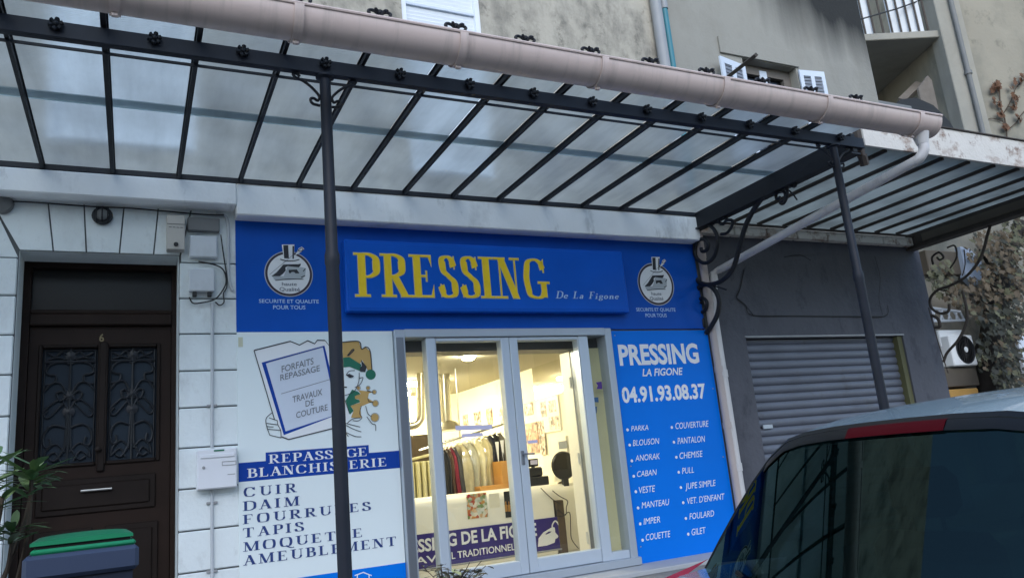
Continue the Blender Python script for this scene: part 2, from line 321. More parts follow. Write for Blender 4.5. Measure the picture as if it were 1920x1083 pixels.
# ------------------------------------------------------------------ mesh builder
class MB:
    def __init__(s): s.v = []; s.f = []; s.mi = []; s.m = 0
    def face(s, pts):
        n = len(s.v); s.v += [Vector(p) for p in pts]; s.f.append(tuple(range(n, n + len(pts)))); s.mi.append(s.m)
    def mesh(s, vs, fs):
        n = len(s.v); s.v += [Vector(p) for p in vs]
        for f in fs: s.f.append(tuple(n + i for i in f)); s.mi.append(s.m)
    def box(s, x0, x1, y0, y1, z0, z1, b=0.0):
        if b <= 0:
            vs = [(x, y, z) for z in (z0, z1) for y in (y0, y1) for x in (x0, x1)]
            s.mesh(vs, [(0, 2, 3, 1), (4, 5, 7, 6), (0, 1, 5, 4), (2, 6, 7, 3), (0, 4, 6, 2), (1, 3, 7, 5)])
        else:   # all edges chamfered
            vs = []; idx = {}
            for sx in (0, 1):
                for sy in (0, 1):
                    for sz in (0, 1):
                        X, Y, Z = (x0, x1)[sx], (y0, y1)[sy], (z0, z1)[sz]
                        dx, dy, dz = b * (1 - 2 * sx), b * (1 - 2 * sy), b * (1 - 2 * sz)
                        for a, p in enumerate(((X, Y + dy, Z + dz), (X + dx, Y, Z + dz), (X + dx, Y + dy, Z))):
                            idx[(sx, sy, sz, a)] = len(vs); vs.append(p)
            fs = []
            for k in (0, 1):
                fs.append([idx[(k, a, c, 0)] for a, c in ((0, 0), (1, 0), (1, 1), (0, 1))])
                fs.append([idx[(a, k, c, 1)] for a, c in ((0, 0), (1, 0), (1, 1), (0, 1))])
                fs.append([idx[(a, c, k, 2)] for a, c in ((0, 0), (1, 0), (1, 1), (0, 1))])
            for p in (0, 1):
                for q in (0, 1):
                    fs.append([idx[(p, q, 0, 0)], idx[(p, q, 1, 0)], idx[(p, q, 1, 1)], idx[(p, q, 0, 1)]])
                    fs.append([idx[(p, 0, q, 0)], idx[(p, 1, q, 0)], idx[(p, 1, q, 2)], idx[(p, 0, q, 2)]])
                    fs.append([idx[(0, p, q, 1)], idx[(1, p, q, 1)], idx[(1, p, q, 2)], idx[(0, p, q, 2)]])
                    for r in (0, 1): fs.append([idx[(p, q, r, a)] for a in range(3)])
            s.mesh(vs, fs)
    def sheet(s, x0, x1, y0, y1, z0, z1):   # one pane of thin glass, gently uneven
        n = 8; z = (z0 + z1) / 2
        s.grid([[Vector((x, y0 + (y1 - y0) * k / n, z)) for x in (x1, x0)] for k in range(n + 1)])
    def prism(s, pts, y0, y1):      # pts in (x,z), extruded along y
        n = len(pts)
        vs = [(x, y0, z) for x, z in pts] + [(x, y1, z) for x, z in pts]
        s.mesh(vs, [tuple(range(n)), tuple(range(2 * n - 1, n - 1, -1))] + [(i, i + n, (i + 1) % n + n, (i + 1) % n) for i in range(n)])
    def xprism(s, pts, x0, x1):     # pts in (y,z), extruded along x
        n = len(pts)
        vs = [(x0, y, z) for y, z in pts] + [(x1, y, z) for y, z in pts]
        s.mesh(vs, [tuple(range(n)), tuple(range(2 * n - 1, n - 1, -1))] + [(i, i + n, (i + 1) % n + n, (i + 1) % n) for i in range(n)])
    def tube(s, path, r, n=8, caps=True, flat=None):
        path = [Vector(p) for p in path]; m = len(path); rs = r if isinstance(r, (list, tuple)) else [r] * m
        t0 = (path[1] - path[0]).normalized(); up = Vector((0, 0, 1)) if abs(t0.z) < .9 else Vector((1, 0, 0))
        vs = []; a = t0.cross(up).normalized()
        for i, p in enumerate(path):
            t = (path[min(i + 1, m - 1)] - path[max(i - 1, 0)]).normalized()
            a = (a - t * a.dot(t)).normalized(); b = t.cross(a)
            for k in range(n):
                th = 2 * math.pi * k / n
                vs.append(p + a * math.cos(th) * rs[i] + b * math.sin(th) * rs[i] * (flat or 1))
        fs = [(i * n + k, i * n + (k + 1) % n, (i + 1) * n + (k + 1) % n, (i + 1) * n + k) for i in range(m - 1) for k in range(n)]
        if caps: fs += [tuple(range(n - 1, -1, -1)), tuple((m - 1) * n + k for k in range(n))]
        s.mesh(vs, fs)
    def lathe(s, prof, c, axis='z', n=20):
        vs = []; c = Vector(c)
        for r, h in prof:
            for k in range(n):
                th = 2 * math.pi * k / n; a, b = r * math.cos(th), r * math.sin(th)
                vs.append(c + Vector({'z': (a, b, h), 'y': (a, h, b), 'x': (h, a, b)}[axis]))
        m = len(prof)
        s.mesh(vs, [(i * n + k, i * n + (k + 1) % n, (i + 1) * n + (k + 1) % n, (i + 1) * n + k) for i in range(m - 1) for k in range(n)] + [tuple(range(n)), tuple((m - 1) * n + k for k in range(n))])
    def grid(s, rows):
        n = len(rows[0]); vs = [p for r in rows for p in r]
        s.mesh(vs, [(i * n + k, i * n + k + 1, (i + 1) * n + k + 1, (i + 1) * n + k) for i in range(len(rows) - 1) for k in range(n - 1)])
    def wall(s, x0, x1, z0, z1, y0, y1, holes=()):   # front at y0, holes (xa,xb,za,zb) with reveals to y1
        xs = sorted({x0, x1, *[h[i] for h in holes for i in (0, 1)]}); zs = sorted({z0, z1, *[h[i] for h in holes for i in (2, 3)]})
        for i in range(len(xs) - 1):
            for j in range(len(zs) - 1):
                cx, cz = (xs[i] + xs[i + 1]) / 2, (zs[j] + zs[j + 1]) / 2
                if any(h[0] < cx < h[1] and h[2] < cz < h[3] for h in holes): continue
                for y in (y0, y1): s.face([(xs[i], y, zs[j]), (xs[i + 1], y, zs[j]), (xs[i + 1], y, zs[j + 1]), (xs[i], y, zs[j + 1])])
        for xa, xb, za, zb in list(holes) + [(x0, x1, z0, z1)]:
            for a, b in (((xa, za), (xb, za)), ((xb, za), (xb, zb)), ((xb, zb), (xa, zb)), ((xa, zb), (xa, za))):
                s.face([(a[0], y0, a[1]), (b[0], y0, b[1]), (b[0], y1, b[1]), (a[0], y1, a[1])])
    def build(s, name, m, parent=None, smooth=False, label=None):
        base = BASE.get(parent.name, Vector()) if parent else Vector()
        me = bpy.data.meshes.new(name)
        me.from_pydata([tuple(v - base) for v in s.v], [], s.f)
        ms = m if isinstance(m, (list, tuple)) else [m]
        for k in ms: me.materials.append(MT[k])
        if len(ms) > 1: me.polygons.foreach_set('material_index', s.mi)
        if smooth:
            me.polygons.foreach_set('use_smooth', [True] * len(me.polygons))
            try: me.set_sharp_from_angle(angle=rad(40))
            except Exception: pass
        me.update()
        o = bpy.data.objects.new(name, me); COL.objects.link(o)
        if parent: o.parent = parent
        BASE[o.name] = base
        if label: o['label'] = label
        return o
BASE = {}
def thing(name, label, cat, loc=(0, 0, 0), group=None):
    o = bpy.data.objects.new(name, None); COL.objects.link(o); o.location = loc; o.empty_display_size = .1
    BASE[o.name] = Vector(loc); tag(o, label, cat, group); return o
def tag(o, label, cat, group=None):
    o['label'] = label; o['category'] = cat
    if group: o['group'] = group
    return o
def copy_part(o, delta, parent=None):
    c = o.copy(); COL.objects.link(c); c.parent = parent or o.parent
    c.location = o.location + Vector(delta); BASE[c.name] = BASE[o.name]
    return c
def copy_thing(o, loc, label, group=None):
    c = o.copy(); COL.objects.link(c); c.location = loc; BASE[c.name] = Vector(loc); c['label'] = label
    if group: c['group'] = group
    for ch in list(o.children):
        d = ch.copy(); COL.objects.link(d); d.parent = c
        for g in list(ch.children):
            e = g.copy(); COL.objects.link(e); e.parent = d
    return c
def struct(name, mb, m):
    o = mb.build(name, m); o['kind'] = 'structure'; return o
def smooth_path(pts, k=6):
    P = [Vector(p) for p in pts]; out = []
    for i in range(len(P) - 1):
        p0, p1, p2, p3 = P[max(i - 1, 0)], P[i], P[i + 1], P[min(i + 2, len(P) - 1)]
        for j in range(k):
            t = j / k
            out.append(.5 * ((2 * p1) + (p2 - p0) * t + (2 * p0 - 5 * p1 + 4 * p2 - p3) * t * t + (3 * p1 - p0 - 3 * p2 + p3) * t ** 3))
    return out + [P[-1]]

# flat print on a facade plane; points given where they stand on the picture, landed on the real plane y
class Print(MB):
    def __init__(s, y): super().__init__(); s.y = y; s.k = 0
    def pt(s, p): return F(p[0], p[1], s.y)
    def poly(s, pts):
        s.k += 1; s.face([s.pt(p) - Vector((0, .00012 * s.k, 0)) for p in pts])
    def pen(s, pts, w=.008, k=5, taper=False):
        s.k += 1
        q = smooth_path([s.pt(p) for p in pts], k) if k > 1 else [s.pt(p) for p in pts]
        rows = []
        for i, p in enumerate(q):
            t = (q[min(i + 1, len(q) - 1)] - q[max(i - 1, 0)]).normalized(); n = Vector((-t.z, 0, t.x))
            ww = w * (math.sin(math.pi * (i + .5) / len(q)) * .8 + .2 if taper else 1) / 2
            rows.append([p + n * ww - Vector((0, .00012 * s.k, 0)), p - n * ww - Vector((0, .00012 * s.k, 0))])
        s.grid(rows)
    def disc(s, c, r, n=24, sx=1.0):
        s.k += 1; o = s.pt(c)
        s.face([o + Vector((r * sx * math.cos(2 * math.pi * i / n), -.00012 * s.k, r * math.sin(2 * math.pi * i / n))) for i in range(n)])
    def ring(s, c, r0, r1, n=40):
        s.k += 1; o = s.pt(c)
        a = [[o + Vector((r * math.cos(2 * math.pi * i / n), -.00012 * s.k, r * math.sin(2 * math.pi * i / n))) for i in range(n + 1)] for r in (r0, r1)]
        s.grid(a)

# ------------------------------------------------------------------ serif letters drawn as strokes (unit cap height)
def glyph(ch, s, t, g=0.0):
    """list of convex-ish polygons in (x,z), and the advance; s stem, t hairline, g growth for an outline"""
    P = []
    def rc(x0, z0, x1, z1): P.append([(x0 - g, z0 - g), (x1 + g, z0 - g), (x1 + g, z1 + g), (x0 - g, z1 + g)])
    def bar(a, b, w):           # slanted stroke, horizontal width w
        P.append([(a[0] - w / 2 - g, a[1] - g), (a[0] + w / 2 + g, a[1] - g), (b[0] + w / 2 + g, b[1] + g), (b[0] - w / 2 - g, b[1] + g)])
    def sf(x, z, w):            # serif centred at x
        rc(x - w / 2, z, x + w / 2, z + t) if z < .5 else rc(x - w / 2, z - t, x + w / 2, z)
    def pen(pts, k=8, tk=None):
        q = smooth_path([Vector((a, 0, b)) for a, b in pts], k); L = []; Rr = []
        for i, p in enumerate(q):
            d = (q[min(i + 1, len(q) - 1)] - q[max(i - 1, 0)]).normalized(); n = Vector((-d.z, 0, d.x))
            w = (t + ((tk or s) - t) * abs(d.z) ** 1.6) / 2 + g
            L.append(((p + n * w).x, (p + n * w).z)); Rr.append(((p - n * w).x, (p - n * w).z))
        for i in range(len(q) - 1): P.append([L[i], L[i + 1], Rr[i + 1], Rr[i]])
    def tri(*p): P.append([(x, z) for x, z in p])
    W = 2.1 * s; h = s / 2; e = t / 2
    def stem(x, top=True, bot=True):
        rc(x - h, t, x + h, 1 - t)
        if top: sf(x, 1, W)
        if bot: sf(x, 0, W)
    def bowl(x, z0, z1, r):
        m = (z0 + z1) / 2; pen([(x, z1 - e), (x + r * .5, z1 - e), (x + r * .93, z1 - (z1 - z0) * .2), (x + r, m), (x + r * .93, z0 + (z1 - z0) * .2), (x + r * .5, z0 + e), (x, z0 + e)])
    a = W / 2
    if ch == 'I': stem(a); return P, W + .08
    if ch == 'L': stem(a); rc(a, 0, .62, t); tri((.62 + g, -g), (.62 + g, .3 + g), (.55 - g, t)); return P, .70
    if ch in 'EF':
        stem(a); rc(a, 1 - t, .60, 1); tri((.60 + g, 1 + g), (.60 + g, .72 - g), (.53 - g, 1 - t)); rc(a, .5 - e, .46, .5 + e); rc(.44, .38, .47, .62)
        if ch == 'E': rc(a, 0, .64, t); tri((.64 + g, -g), (.64 + g, .3 + g), (.57 - g, t))
        return P, .74 if ch == 'E' else .68
    if ch == 'T':
        stem(.36, top=False); rc(.02, 1 - t, .70, 1); tri((.02 - g, 1 + g), (.02 - g, .70 - g), (.09 + g, 1 - t)); tri((.70 + g, 1 + g), (.70 + g, .70 - g), (.63 - g, 1 - t)); return P, .78
    if ch == 'H': stem(a); stem(a + .52); rc(a, .5 - e, a + .52, .5 + e); return P, .52 + W + .08
    if ch in 'PR':
        stem(a); bowl(a, .44 if ch == 'P' else .47, 1, .43 - h * .4)
        if ch == 'R': bar((.66, 0), (.36, .5), s * 1.05); sf(.68, 0, W * .75)
        return P, .68 if ch == 'P' else .82
    if ch == 'B': stem(a); bowl(a, .5, 1, .38 - h * .4); bowl(a, 0, .54, .45 - h * .4); return P, .72
    if ch == 'D': stem(a); bowl(a, 0, 1, .60 - h * .4); return P, .84
    if ch == 'N': stem(.12, bot=True); P.pop(-3); rc(.12 - t / 2, t, .12 + t / 2, 1 - t); bar((.62, 0), (.16, 1), s * 1.15); rc(.64 - t / 2, 0, .64 + t / 2, 1 - t); sf(.64, 1, W * .8); return P, .82
    if ch == 'M':
        rc(.13 - t / 2, t, .13 + t / 2, 1 - t); sf(.13, 0, W * .8); sf(.11, 1, W * .6); bar((.46, 0), (.16, 1), s); bar((.46, 0), (.78, 1), t * 1.2); rc(.82 - h, t, .82 + h, 1 - t); sf(.82, 0, W); sf(.84, 1, W * .8); return P, 1.02
    if ch == 'A': bar((.12, 0), (.38, 1), t * 1.2); bar((.66, 0), (.38, 1), s * 1.1); rc(.22, .32, .54, .32 + t); sf(.12, 0, W * .7); sf(.66, 0, W * .85); return P, .82
    if ch == 'V': bar((.38, 0), (.12, 1), s * 1.1); bar((.38, 0), (.64, 1), t * 1.2); sf(.12, 1, W * .8); sf(.64, 1, W * .7); return P, .78
    if ch == 'U': rc(a - h, .3, a + h, 1 - t); sf(a, 1, W); pen([(a, .34), (a + .01, .2), (a + .1, .06), (.40, e), (.58, .08), (.66, .22), (.67, .34)], tk=s * .8); rc(.67 - t / 2, .3, .67 + t / 2, 1 - t); sf(.67, 1, W * .75); return P, .84
    if ch in 'OQ':
        pen([(.42, 1 - e), (.2, .93), (.04 + h, .72), (.02 + h, .5), (.04 + h, .28), (.2, .07), (.42, e), (.64, .07), (.80 - h, .28), (.82 - h, .5), (.80 - h, .72), (.64, .93), (.42, 1 - e)])
        if ch == 'Q': pen([(.42, .1), (.58, -.08), (.78, -.2), (.92, -.16)])
        return P, .90
    if ch in 'CG':
        pen([(.70, .74), (.62, .9), (.44, 1 - e), (.22, .92), (.05 + h, .72), (.02 + h, .5), (.05 + h, .28), (.22, .08), (.44, e), (.60, .06), (.72, .22)], tk=s * .98)
        P.append([(.71 - g, .66 - g), (.74 + g, .66 - g), (.74 + g, 1 + g), (.66 - g, .92)])
        if ch == 'G': rc(.70 - h, .04, .70 + h * .9, .42); sf(.70, .42 + t, W * .95) if False else rc(.70 - W / 2, .42 - t, .70 + W / 2, .42)
        return P, .86
    if ch == 'S':
        pen([(.50, .74), (.44, .90), (.30, 1 - e), (.14, .92), (.07 + h * .6, .76), (.14 + h * .4, .62), (.32, .51), (.48, .38), (.57 - h * .5, .22), (.48, .07), (.30, e), (.14, .07), (.05, .28)], tk=s * 1.05)
        rc(.515, .69, .54, .985); rc(.035, .015, .06, .31); return P, .64
    if ch == 'o': pen([(.25, .48), (.10, .38), (.07, .25), (.10, .12), (.25, .02), (.41, .12), (.44, .25), (.41, .38), (.25, .48)]); return P, .54
    if ch == 'e': rc(.08, .25, .42, .30); pen([(.43, .28), (.38, .42), (.26, .48), (.12, .39), (.07, .25), (.12, .10), (.28, .02), (.43, .12)]); return P, .52
    if ch == 'a': rc(.32, .0, .32 + s * .8, .34); pen([(.10, .38), (.2, .47), (.33, .46), (.37, .33)]); pen([(.36, .28), (.2, .25), (.09, .15), (.14, .04), (.25, .03), (.36, .12)]); return P, .56
    if ch == 'i': rc(.10, 0, .10 + s, .44); rc(.02, .42, .10, .47); rc(.03, 0, .17 + s, t); rc(.09, .60, .10 + s, .74); return P, .38
    if ch == 'n': rc(.08, 0, .08 + s, .44); rc(.02, .42, .10, .47); pen([(.18, .34), (.28, .46), (.42, .45), (.49, .33), (.50, .16), (.50, 0)]); rc(.02, 0, .14 + s, t); rc(.42, 0, .62, t); return P, .66
    if ch == 'g': pen([(.25, .48), (.12, .42), (.10, .32), (.13, .22), (.25, .17), (.38, .22), (.41, .32), (.38, .42), (.25, .48)]); pen([(.2, .17), (.12, .10), (.22, .05), (.40, .02), (.45, -.10), (.32, -.22), (.14, -.20), (.07, -.10), (.16, -.01)]); rc(.38, .43, .50, .48); return P, .54
    return P, .4
def serif(text, pl, pr, pt, y, name, m, parent, s=.16, t=.05, g=0.0, gap=.0, depth=0.0, off=0.0, shear=0.0):
    """serif capitals from baseline picture point pl to pr, pt = top of the first letter"""
    a, b, c = F(*pl, y), F(*pr, y), F(*pt, y)
    H = c.z - a.z; tot = 0; gl = []
    for ch in text:
        P, w = glyph(ch, s, t, g); gl.append((P, tot)); tot += w + gap
    tot -= gap + .06
    sx = (b.x - a.x) / tot; mb = MB(); k = 0
    for P, x0 in gl:
        for p in P:
            k += 1; yy = y - off - (k % 37) * .00008
            q = [(a.x + (x0 + X + shear * Z) * sx, a.z + (b.z - a.z) * (x0 + X) / tot * 0 + Z * H) for X, Z in p]
            if depth: mb.prism(q, yy - depth, y)
            else: mb.face([(X, yy, Z) for X, Z in q])
    return mb.build(name, m, parent)
def sans(text, pl, pr, pt, y, name, m, parent, bold=0.0, shear=0.0, off=.0015, capless=False, spacing=1.0, depth=.0006):
    cu = bpy.data.curves.new(name, 'FONT'); cu.body = text; cu.offset = bold; cu.shear = shear; cu.space_character = spacing; cu.extrude = 0; cu.resolution_u = 3
    o = bpy.data.objects.new(name, cu); COL.objects.link(o)
    dg = bpy.context.evaluated_depsgraph_get(); me = bpy.data.meshes.new_from_object(o.evaluated_get(dg))
    bpy.data.objects.remove(o)
    xs = [v.co.x for v in me.vertices]; x0, x1 = min(xs), max(xs)
    zc = .69 if not capless else .52
    a, b, c = F(*pl, y), F(*pr, y), F(*pt, y)
    sx = (b.x - a.x) / (x1 - x0); sz = (c.z - a.z) / zc
    base = BASE.get(parent.name, Vector())
    for v in me.vertices:
        X, Y = v.co.x, v.co.y; v.co = Vector((a.x + (X - x0) * sx, y - off, a.z + Y * sz)) - base
    me.materials.clear(); me.materials.append(MT[m])
    r = bpy.data.objects.new(name, me); COL.objects.link(r); r.parent = parent; BASE[r.name] = base
    return r

# ------------------------------------------------------------------ ground
g = MB(); g.box(-400, 400, -400, -3.6, -.5, -.13); struct('road', g, 'asphalt')
g = MB(); g.box(-60, 60, -3.45, 60, -.5, 0); struct('pavement', g, 'pavement')
g = MB(); g.box(-60, 60, -3.6, -3.45, -.5, .004, .012); struct('kerb', g, 'kerb')
g = MB(); g.box(-400, 400, 60, 400, -.5, -.02); struct('ground', g, 'pavement')

# ------------------------------------------------------------------ corner building with the door, the ledge and the upper windows
XB = 7.15                      # party wall between the two buildings
LED_Y = -.25
zl0, zl1 = F(200, 369, LED_Y).z, F(200, 326, LED_Y).z
zs0, zs1 = F(900, 427, -.22).z, F(900, 377, -.22).z
xl = F(444, 370, LED_Y).x
bld = thing('apartment_building', 'stained plaster building over the laundry shop with white stone blocks around its dark door', 'building', (0, 0, 0))
wA = (F(752, 0).x, F(905, 70).x, 4.95, 7.9)
wB = (F(95, 10).x, F(368, 20).x, 4.95, 7.1)
wC = (5.35, 6.25, 4.95, 7.3)
m = MB(); m.wall(-6, XB, zl1 - .06, 13, 0, .35, [wA, wB]); m.box(-6, XB, .35, 8, 12.6, 13); m.build('wall', 'plaster', bld)
m = MB(); m.wall(2.45, XB, 2.935, 3.0 + 1.4, .004, .35); m.box(.95, 2.595, .004, .35, 0, 2.935); m.box(5.475, 7.05, .004, .35, 0, 2.935); m.box(.95, 2.45, .004, .35, 2.935, 4.4); m.box(7.05, XB, .004, .35, 0, 2.935); m.build('shop_wall', 'joint', bld)
# ashlar ground floor round the door
DX0, DX1, DZ = F(36, 470).x, F(335.5, 520).x, F(190, 474).z
m = MB(); m.wall(-6, .95, 0, zl0 + .05, .012, .5, [(DX0, DX1, 0, DZ)]); m.build('wall', 'joint', bld)
m = MB()
rng0 = random.Random(3)
def block(x0, x1, z0, z1): m.box(x0 + .007, x1 - .007, -.014 - .003 * rng0.random(), .06, z0 + .007, z1 - .007, .009)
zj = [F(390, v).z for v in (991, 913, 837, 762.6, 694.5, 626, 560)]
step_ = (zj[-1] - zj[0]) / 6
zr = [zj[0] - 2 * step_, zj[0] - step_] + zj + [zj[-1] + step_]
zr = [z for z in zr if z > .02]; zr = [0.0] + zr
for i in range(len(zr) - 1): block(DX1, .95, zr[i], zr[i + 1])
zq = [F(20, v).z for v in (1010, 934, 858, 780, 702.5, 628, 554, 483)]
for i in range(len(zq) - 1):
    block(-1.75 + .3 * (i % 2), DX0, zq[i], zq[i + 1]); block(-3.1 + .3 * (i % 2), -1.75 + .3 * (i % 2), zq[i], zq[i + 1]); block(-4.6, -3.1 + .3 * (i % 2), zq[i], zq[i + 1])
block(-4.6, DX0, 0, zq[0])
vt = [(62, 382), (91, 386), (158, 390), (232, 394), (296, 398), (330, 400)]
vb = [(36, 470), (100, 472), (162, 473), (224, 475), (288, 477), (330, 478)]
T = [F(*p) for p in vt]; B = [F(*p) for p in vb]; ztop = zl0 + .04
T = [Vector((b.x + (t.x - b.x) * (ztop - b.z) / (t.z - b.z), 0, ztop)) for t, b in zip(T, B)]
T[-1].x = DX1 + .12; B[-1].x = DX1 + .01; T[0].x = DX0 - .28; B[0].x = DX0
for i in range(len(T) - 1):
    a = .007
    m.prism([(B[i].x + a, DZ + .004), (B[i + 1].x - a, DZ + .004), (T[i + 1].x - a, ztop), (T[i].x + a, ztop)], -.014, .06)
m.prism([(DX1 + .02, zr[-1] + .006), (.944, zr[-1] + .006), (.944, ztop), (DX1 + .13, ztop), (DX1 + .02, DZ + .004)], -.012, .06)
for z0, z1 in ((zq[-1], ztop - .12),): m.prism([(-1.8, z0 + .006), (DX0 - .006, z0 + .006), (DX0 - .22, z1), (-1.8, z1)], -.012, .06)
m.build('stone_block', 'ashlar', bld)
m = MB(); m.box(DX0 - .06, DX0 + .004, .016, .37, 0, DZ - .0045); m.box(DX0 - .02, DX1 + .02, .016, .37, DZ - .004, DZ + .06); m.box(DX1 - .004, DX1 + .06, .016, .37, 0, DZ - .0045); m.build('door_reveal', 'ashlar', bld)
m = MB(); m.box(-6, xl, LED_Y, .3, zl0, zl1, .012); m.box(xl, XB - .12, -.22, .3, zs0, zs1, .012); m.build('ledge', 'ledge', bld)
# upper shuttered windows
def shuttered(h, nm):
    x0, x1, z0, z1 = h
    f = MB(); w = .07
    f.box(x0, x0 + w, .03, .3, z0, z1); f.box(x1 - w, x1, .03, .3, z0, z1); f.box(x0 + w, x1 - w, .03, .3, z1 - w, z1); f.box(x0 + w, x1 - w, -.04, .3, z0, z0 + .05)
    fo = f.build('window', 'shutter_white', bld)
    s = MB(); n = int((z1 - z0) / .055)
    for i in range(n):
        z = z0 + .05 + (z1 - z0 - .12) * i / n; hh = (z1 - z0 - .12) / n
        s.face([(x0 + w, .10, z), (x1 - w, .10, z), (x1 - w, .088, z + hh * .8), (x0 + w, .088, z + hh * .8)])
        s.face([(x0 + w, .088, z + hh * .8), (x1 - w, .088, z + hh * .8), (x1 - w, .10, z + hh), (x0 + w, .10, z + hh)])
    s.build('roller_shutter', 'shutter_white', fo)
    s = MB(); zz = F(850, 14).z; s.box(x0 + w, x1 - w, .06, .12, zz - .03, zz); s.build('shutter_slat', 'shutter_blue', fo)
shuttered(wA, 'a'); shuttered(wB, 'b')

# ------------------------------------------------------------------ the dark double door, part of the building
DY = .40
P0 = lambda u, v: F(u, v, DY)
zt = F(190, 598, DY).z          # transom bottom
m = MB(); m.box(DX0, DX0 + .07, DY - .02, DY + .1, 0, DZ); m.box(DX1 - .05, DX1 + .05, DY - .02, DY + .1, 0, DZ); m.box(DX0 + .07, DX1 - .05, DY - .02, DY + .1, DZ - .06, DZ)
m.box(DX0 + .07, DX1 - .05, DY - .05, DY + .1, zt - .07, zt + .05, .012); m.box(DX0 + .07, DX1 - .05, DY - .03, DY + .1, zt + .05, zt + .09, .008)
m.build('door_frame', 'dark_wood', bld)
m = MB(); m.box(DX0 - .1, DX1 + .1, .56, .6, 0, DZ + .1); m.build('door_light_stop', 'transom', bld)  # dark panel added behind the door to stop light through the leaf gap
m = MB(); m.box(DX0 + .07, DX1 - .05, DY + .06, DY + .1, zt + .09, DZ - .06); m.build('transom_pane', 'transom', bld)
dr = MB(); lx0, lx1, lz1 = DX0 + .075, DX1 - .055, zt - .075
GL = [P0(80, 655), P0(178, 868), P0(204, 655), P0(292, 866)]
g0x0, g0x1, g1x0, g1x1 = GL[0].x, GL[1].x, GL[2].x, GL[3].x; gz1, gz0 = P0(130, 652).z, P0(130, 868).z
dr.wall(lx0, lx1, 0.03, lz1, DY + .01, DY + .07, [(g0x0, g0x1, gz0, gz1), (g1x0, g1x1, gz0, gz1)])
door = dr.build('door', 'dark_wood', bld)
m = MB()
for a, b in ((g0x0, g0x1), (g1x0, g1x1)):
    e = .035
    for q in ((a - e, a, gz0 - e, gz1 + e), (b, b + e, gz0 - e, gz1 + e), (a, b, gz1, gz1 + e), (a, b, gz0 - e, gz0)): m.box(q[0], q[1], DY - .015, DY + .02, q[2], q[3], .01)
pz = [P0(190, v).z for v in (955, 905, 885)]
x0p, x1p = P0(66, 920).x, P0(292, 905).x
def raised(a, b, z0, z1):
    m.box(a, b, DY - .012, DY + .02, z0, z1, .011); m.box(a + .05, b - .05, DY - .03, DY + .0, z0 + .05, z1 - .05, .015)
raised(x0p, x1p, pz[0] - .02, P0(190, 893).z)
mx = (g0x1 + g1x0) / 2
raised(lx0 + .1, mx - .05, .12, P0(190, 985).z); raised(mx + .05, lx1 - .1, .12, P0(190, 985).z)
m.box(mx - .035, mx + .035, DY - .02, DY + .02, gz0 - .1, gz1 + .06, .012)
m.build('door_panel', 'dark_wood_panel', door)
for a, b in ((g0x0, g0x1), (g1x0, g1x1)):
    p = MB(); p.box(a, b, DY + .045, DY + .055, gz0, gz1); p.build('door_pane', 'door_glass', door)
    q = MB(); cx = (a + b) / 2; hw = (b - a) / 2 - .02; H = gz1 - gz0
    def sc(pts, r=.008, mir=True):
        for sgn in ((1, -1) if mir else (1,)):
            q.tube(smooth_path([(cx + sgn * hw * X, DY + .03, gz0 + H * Z) for X, Z in pts], 5), r, 6)
    sc([(0, 0), (0, 1)], .012, False)
    sc([(-1, .0), (-1, 1)]); sc([(-1, .985), (1, .985)], .012, False); sc([(-1, .88), (1, .88)], .014, False)
    sc([(.05, .86), (.3, .885), (.75, .86), (.95, .80), (.8, .77), (.55, .76), (.6, .70), (.95, .68)], .012)
    sc([(.1, .60), (.35, .69), (.7, .69), (1, .62)], .012); sc([(.0, .56), (.3, .62), (.5, .60), (.35, .54), (.1, .57)], .013)
    sc([(.05, .46), (.35, .55), (.85, .48), (1, .44)], .011); sc([(.2, .52), (.75, .40), (.95, .42), (.8, .46)], .010)
    sc([(.05, .42), (.1, .2), (.15, .12), (.45, .03), (.7, .05)], .012); sc([(.05, .30), (.5, .33), (.8, .30), (.95, .22), (.85, .15), (.65, .16), (.7, .22)], .013)
    sc([(.1, .1), (.45, .17), (.8, .12), (.9, .05)], .010); sc([(.25, .02), (.5, .10), (.9, .04)], .010)
    sc([(.15, .94), (.35, .97), (.6, .93), (.9, .96)], .012); sc([(.2, .90), (.5, .92), (.9, .90)], .011)
    for z, w_ in ((.58, .05), (.44, .055), (.93, .05)): q.lathe([(.001, -.01), (w_, 0), (.001, .012)], (cx, DY + .025, gz0 + H * z), 'y', 10)
    q.build('grille', 'grille_iron', door)
m = MB(); a, b = P0(152, 920), P0(210, 916); m.tube([(a.x, DY - .07, a.z), (b.x, DY - .07, a.z)], .011, 8)
for xx in (a.x + .02, b.x - .02): m.tube([(xx, DY - .07, a.z), (xx, DY - .01, a.z)], .008, 6)
m.build('door_handle', 'steel', door)
m = MB(); c = P0(184, 842); m.lathe([(.03, 0), (.03, -.02), (.012, -.03), (.018, -.05), (.001, -.055)], (c.x, DY - .015, c.z), 'y', 12); m.build('door_knob', 'dark_wood_panel', door)
sans('6', (186, 640), (195, 639.5), (186, 626), DY, 'house_number', 'brass', door, bold=.02, off=.004)
m = MB(); c = F(192, 405, -.02)
m.lathe([(.085, .02), (.095, -.02), (.085, -.05)], (c.x, -.01, c.z), 'y', 18)
for k in (-.05, 0, .05): m.tube([(c.x + k, -.06, c.z - .085), (c.x + k, -.1, c.z - .03), (c.x + k, -.1, c.z + .03), (c.x + k, -.06, c.z + .085)], .007, 6)
lampt = thing('wall_light', 'round caged bulkhead light on the stone blocks above the dark door', 'lamp', (c.x, 0, c.z))
m.build('cage', 'iron', lampt)
m = MB(); m.lathe([(.06, -.05), (.055, -.075), (.03, -.09), (.001, -.093)], (c.x, -.005, c.z), 'y', 16); m.build('lens', 'box_grey', lampt, True)
c = F(4, 383, -.02); m = MB(); m.lathe([(.09, .03), (.1, -.03), (.085, -.07), (.02, -.09)], (c.x, 0, c.z), 'y', 16)
